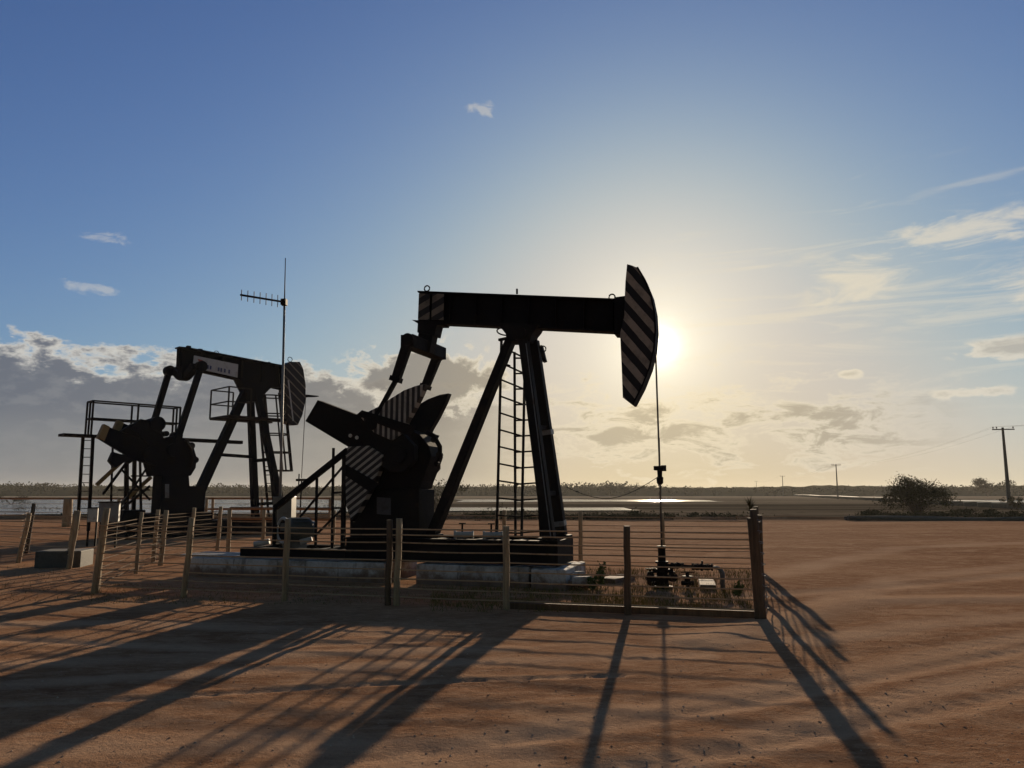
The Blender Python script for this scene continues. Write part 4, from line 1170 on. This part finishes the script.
base = vadd(scomb.outputs[0], vmul(rgb(.080, .092, .088), (el.op('MAXIMUM', 0.0) * (-1 / 17.0)).exp() * ang.step(8, 30) * K))
glow = vadd(vmul(rgb(1, .93, .78), (ang.gauss(0, 1.25) * 1.3 + (ang * (-1 / 4.0)).exp() * .62) * K), vmul(rgb(1, .88, .68), (ang * (-1 / 7.5)).exp() * (.145 * K)))
c = vadd(base, glow)
near_sun = (ang * (-1 / 16.0)).exp()
# cloud light: lit edges and grey bodies, both warmer and brighter towards the sun
edge_c = mix(near_sun.clamp(), (.60 * K, .585 * K, .55 * K), (1.05 * K, .86 * K, .52 * K))
body_c = mix(near_sun.clamp(), (.100 * K, .120 * K, .168 * K), (.66 * K, .53 * K, .30 * K))
# 1. grey bank low on the left
n1 = cnoise(.16, .34, 1.3, 7, .62, .3); n1b = cnoise(.5, 1.1, 4.1, 6, .6)
n1c = cnoise(1.4, 2.6, 5.5, 5, .6)
top = 9.3 + (n1 - .5) * 5.5 + (n1b - .5) * 3.2 + (n1c - .5) * 1.2 - (az + 20).op('MAXIMUM', 0.0) * .10
dep = top - el
fade = 1.0 - az.step(-6, 4)
a1 = dep.step(-.1, .6) * fade
c1 = mix((dep + (n1c - .5) * 1.6).step(.1, 1.5) * (.90 + n1b.step(.38, .56) * .10), edge_c, body_c)
c1 = mix((6.3 - el).step(0, 3.4) * .75, c1, mix(near_sun.clamp(), (.185 * K, .20 * K, .225 * K), (.80 * K, .64 * K, .36 * K)))
c = mix(a1 * .93, c, c1)
# 2. grey cloud behind the beam
n2 = cnoise(.42, .62, 7.7, 7, .62, .3)
m2 = az.gauss(-6.5, 5.0) * el.gauss(8.2, 2.3)
d2 = n2 + m2 * .55 - .62
a2 = d2.step(0, .10) * m2.step(.04, .25)
c = mix(a2 * .9, c, mix(d2.step(.04, .22), edge_c, body_c))
# 3. low warm bands on the sun side
n3 = cnoise(.30, .80, 9.2, 8, .66, .5)
a3 = (n3 + el.gauss(4.6, 2.6) * .22 - .56).step(0, .16) * az.step(-3, 6) * (1.0 - az.step(22, 32)) * (1.0 - el.step(7, 12))
c = mix(a3 * .85, c, mix((n3 + el.gauss(4.6, 2.6) * .22 - .63).step(0, .16), edge_c, mix(near_sun.clamp(), (.26 * K, .26 * K, .25 * K), (.66 * K, .53 * K, .32 * K))))
# 4. wisps high on the right
n4 = cnoise(.13, .55, 12.4, 8, .68, 1.2, -.35)
m4 = az.gauss(32, 6) * el.gauss(16.7, 1.1) + az.gauss(24.5, 4.0) * el.gauss(14.0, 1.9) * .85 + az.gauss(36, 4) * el.gauss(12.5, 1.8) * .9
a4 = (n4 + m4 * .34 - .62).step(0, .26) * m4.step(.08, .4)
c = mix(a4 * .75, c, edge_c)
n5 = cnoise(.4, .9, 15.1, 7, .6, .2)
m5 = az.gauss(33.5, 3.2) * el.gauss(8.9, .7) + az.gauss(36.5, 1.4) * el.gauss(11.6, .7) + az.gauss(24.0, .9) * el.gauss(8.0, .4) * .75 + az.gauss(31, 2.5) * el.gauss(6.3, .45) * .8 + az.gauss(37, 2) * el.gauss(5.8, .5)
d5 = n5 + m5 * .42 - .62
c = mix(d5.step(0, .1) * m5.step(.1, .45) * .8, c, mix(d5.step(.1, .3) * .5, edge_c, body_c))
# 5. long faint streaks and scattered scraps
n6 = cnoise(.07, .70, 21.0, 8, .66, 1.4, -.7)
c = mix((n6 + el.gauss(12, 6) * .12 - .57).step(0, .22) * az.step(6, 20) * (1.0 - el.step(16, 24)) * .42, c, edge_c)
n7 = cnoise(.45, 1.0, 30.0, 7, .65, .5)
m7 = az.gauss(-2.5, 1.6) * el.gauss(27.6, .8) + az.gauss(-28.5, 2.2) * el.gauss(16.5, .6) + az.gauss(-29, 3.5) * el.gauss(13.2, .7) * .9 + az.gauss(-22.8, 1.2) * el.gauss(10.6, .35) * .8
c = mix((n7 + m7 * .42 - .76).step(0, .2) * m7.step(.12, .5) * .4, c, edge_c)
bg = nt.nodes.new('ShaderNodeBackground'); bg.inputs['Strength'].default_value = BG * .735
nt.links.new(c, bg.inputs['Color'])
out = nt.nodes.new('ShaderNodeOutputWorld'); nt.links.new(bg.outputs[0], out.inputs[0])

# the air itself: thin even haze round everything
hz = MB().box((0, 600, 8.2), (3000, 2200, 19)).build('haze', M['rail'])
tag(hz, 'thin warm evening haze over the flats', kind='stuff')
m = bpy.data.materials.new('haze'); m.use_nodes = True; hn = m.node_tree; hn.nodes.clear()
pv = hn.nodes.new('ShaderNodeVolumePrincipled'); pv.inputs['Density'].default_value = .00016
pv.inputs['Color'].default_value = (.93, .90, .84, 1); pv.inputs['Anisotropy'].default_value = .3
ho = hn.nodes.new('ShaderNodeOutputMaterial'); hn.links.new(pv.outputs[0], ho.inputs['Volume'])
hz.data.materials.clear(); hz.data.materials.append(m)

# ------------------------------------------------------------------ render settings
sc.view_settings.view_transform = 'Standard'; sc.view_settings.look = 'None'
sc.view_settings.exposure = 0.445; sc.view_settings.gamma = 1.0
sc.render.engine = 'CYCLES'
sc.cycles.max_bounces = 5; sc.cycles.diffuse_bounces = 3; sc.cycles.glossy_bounces = 3
sc.cycles.use_denoising = True
sc.render.resolution_x, sc.render.resolution_y = 1024, 768
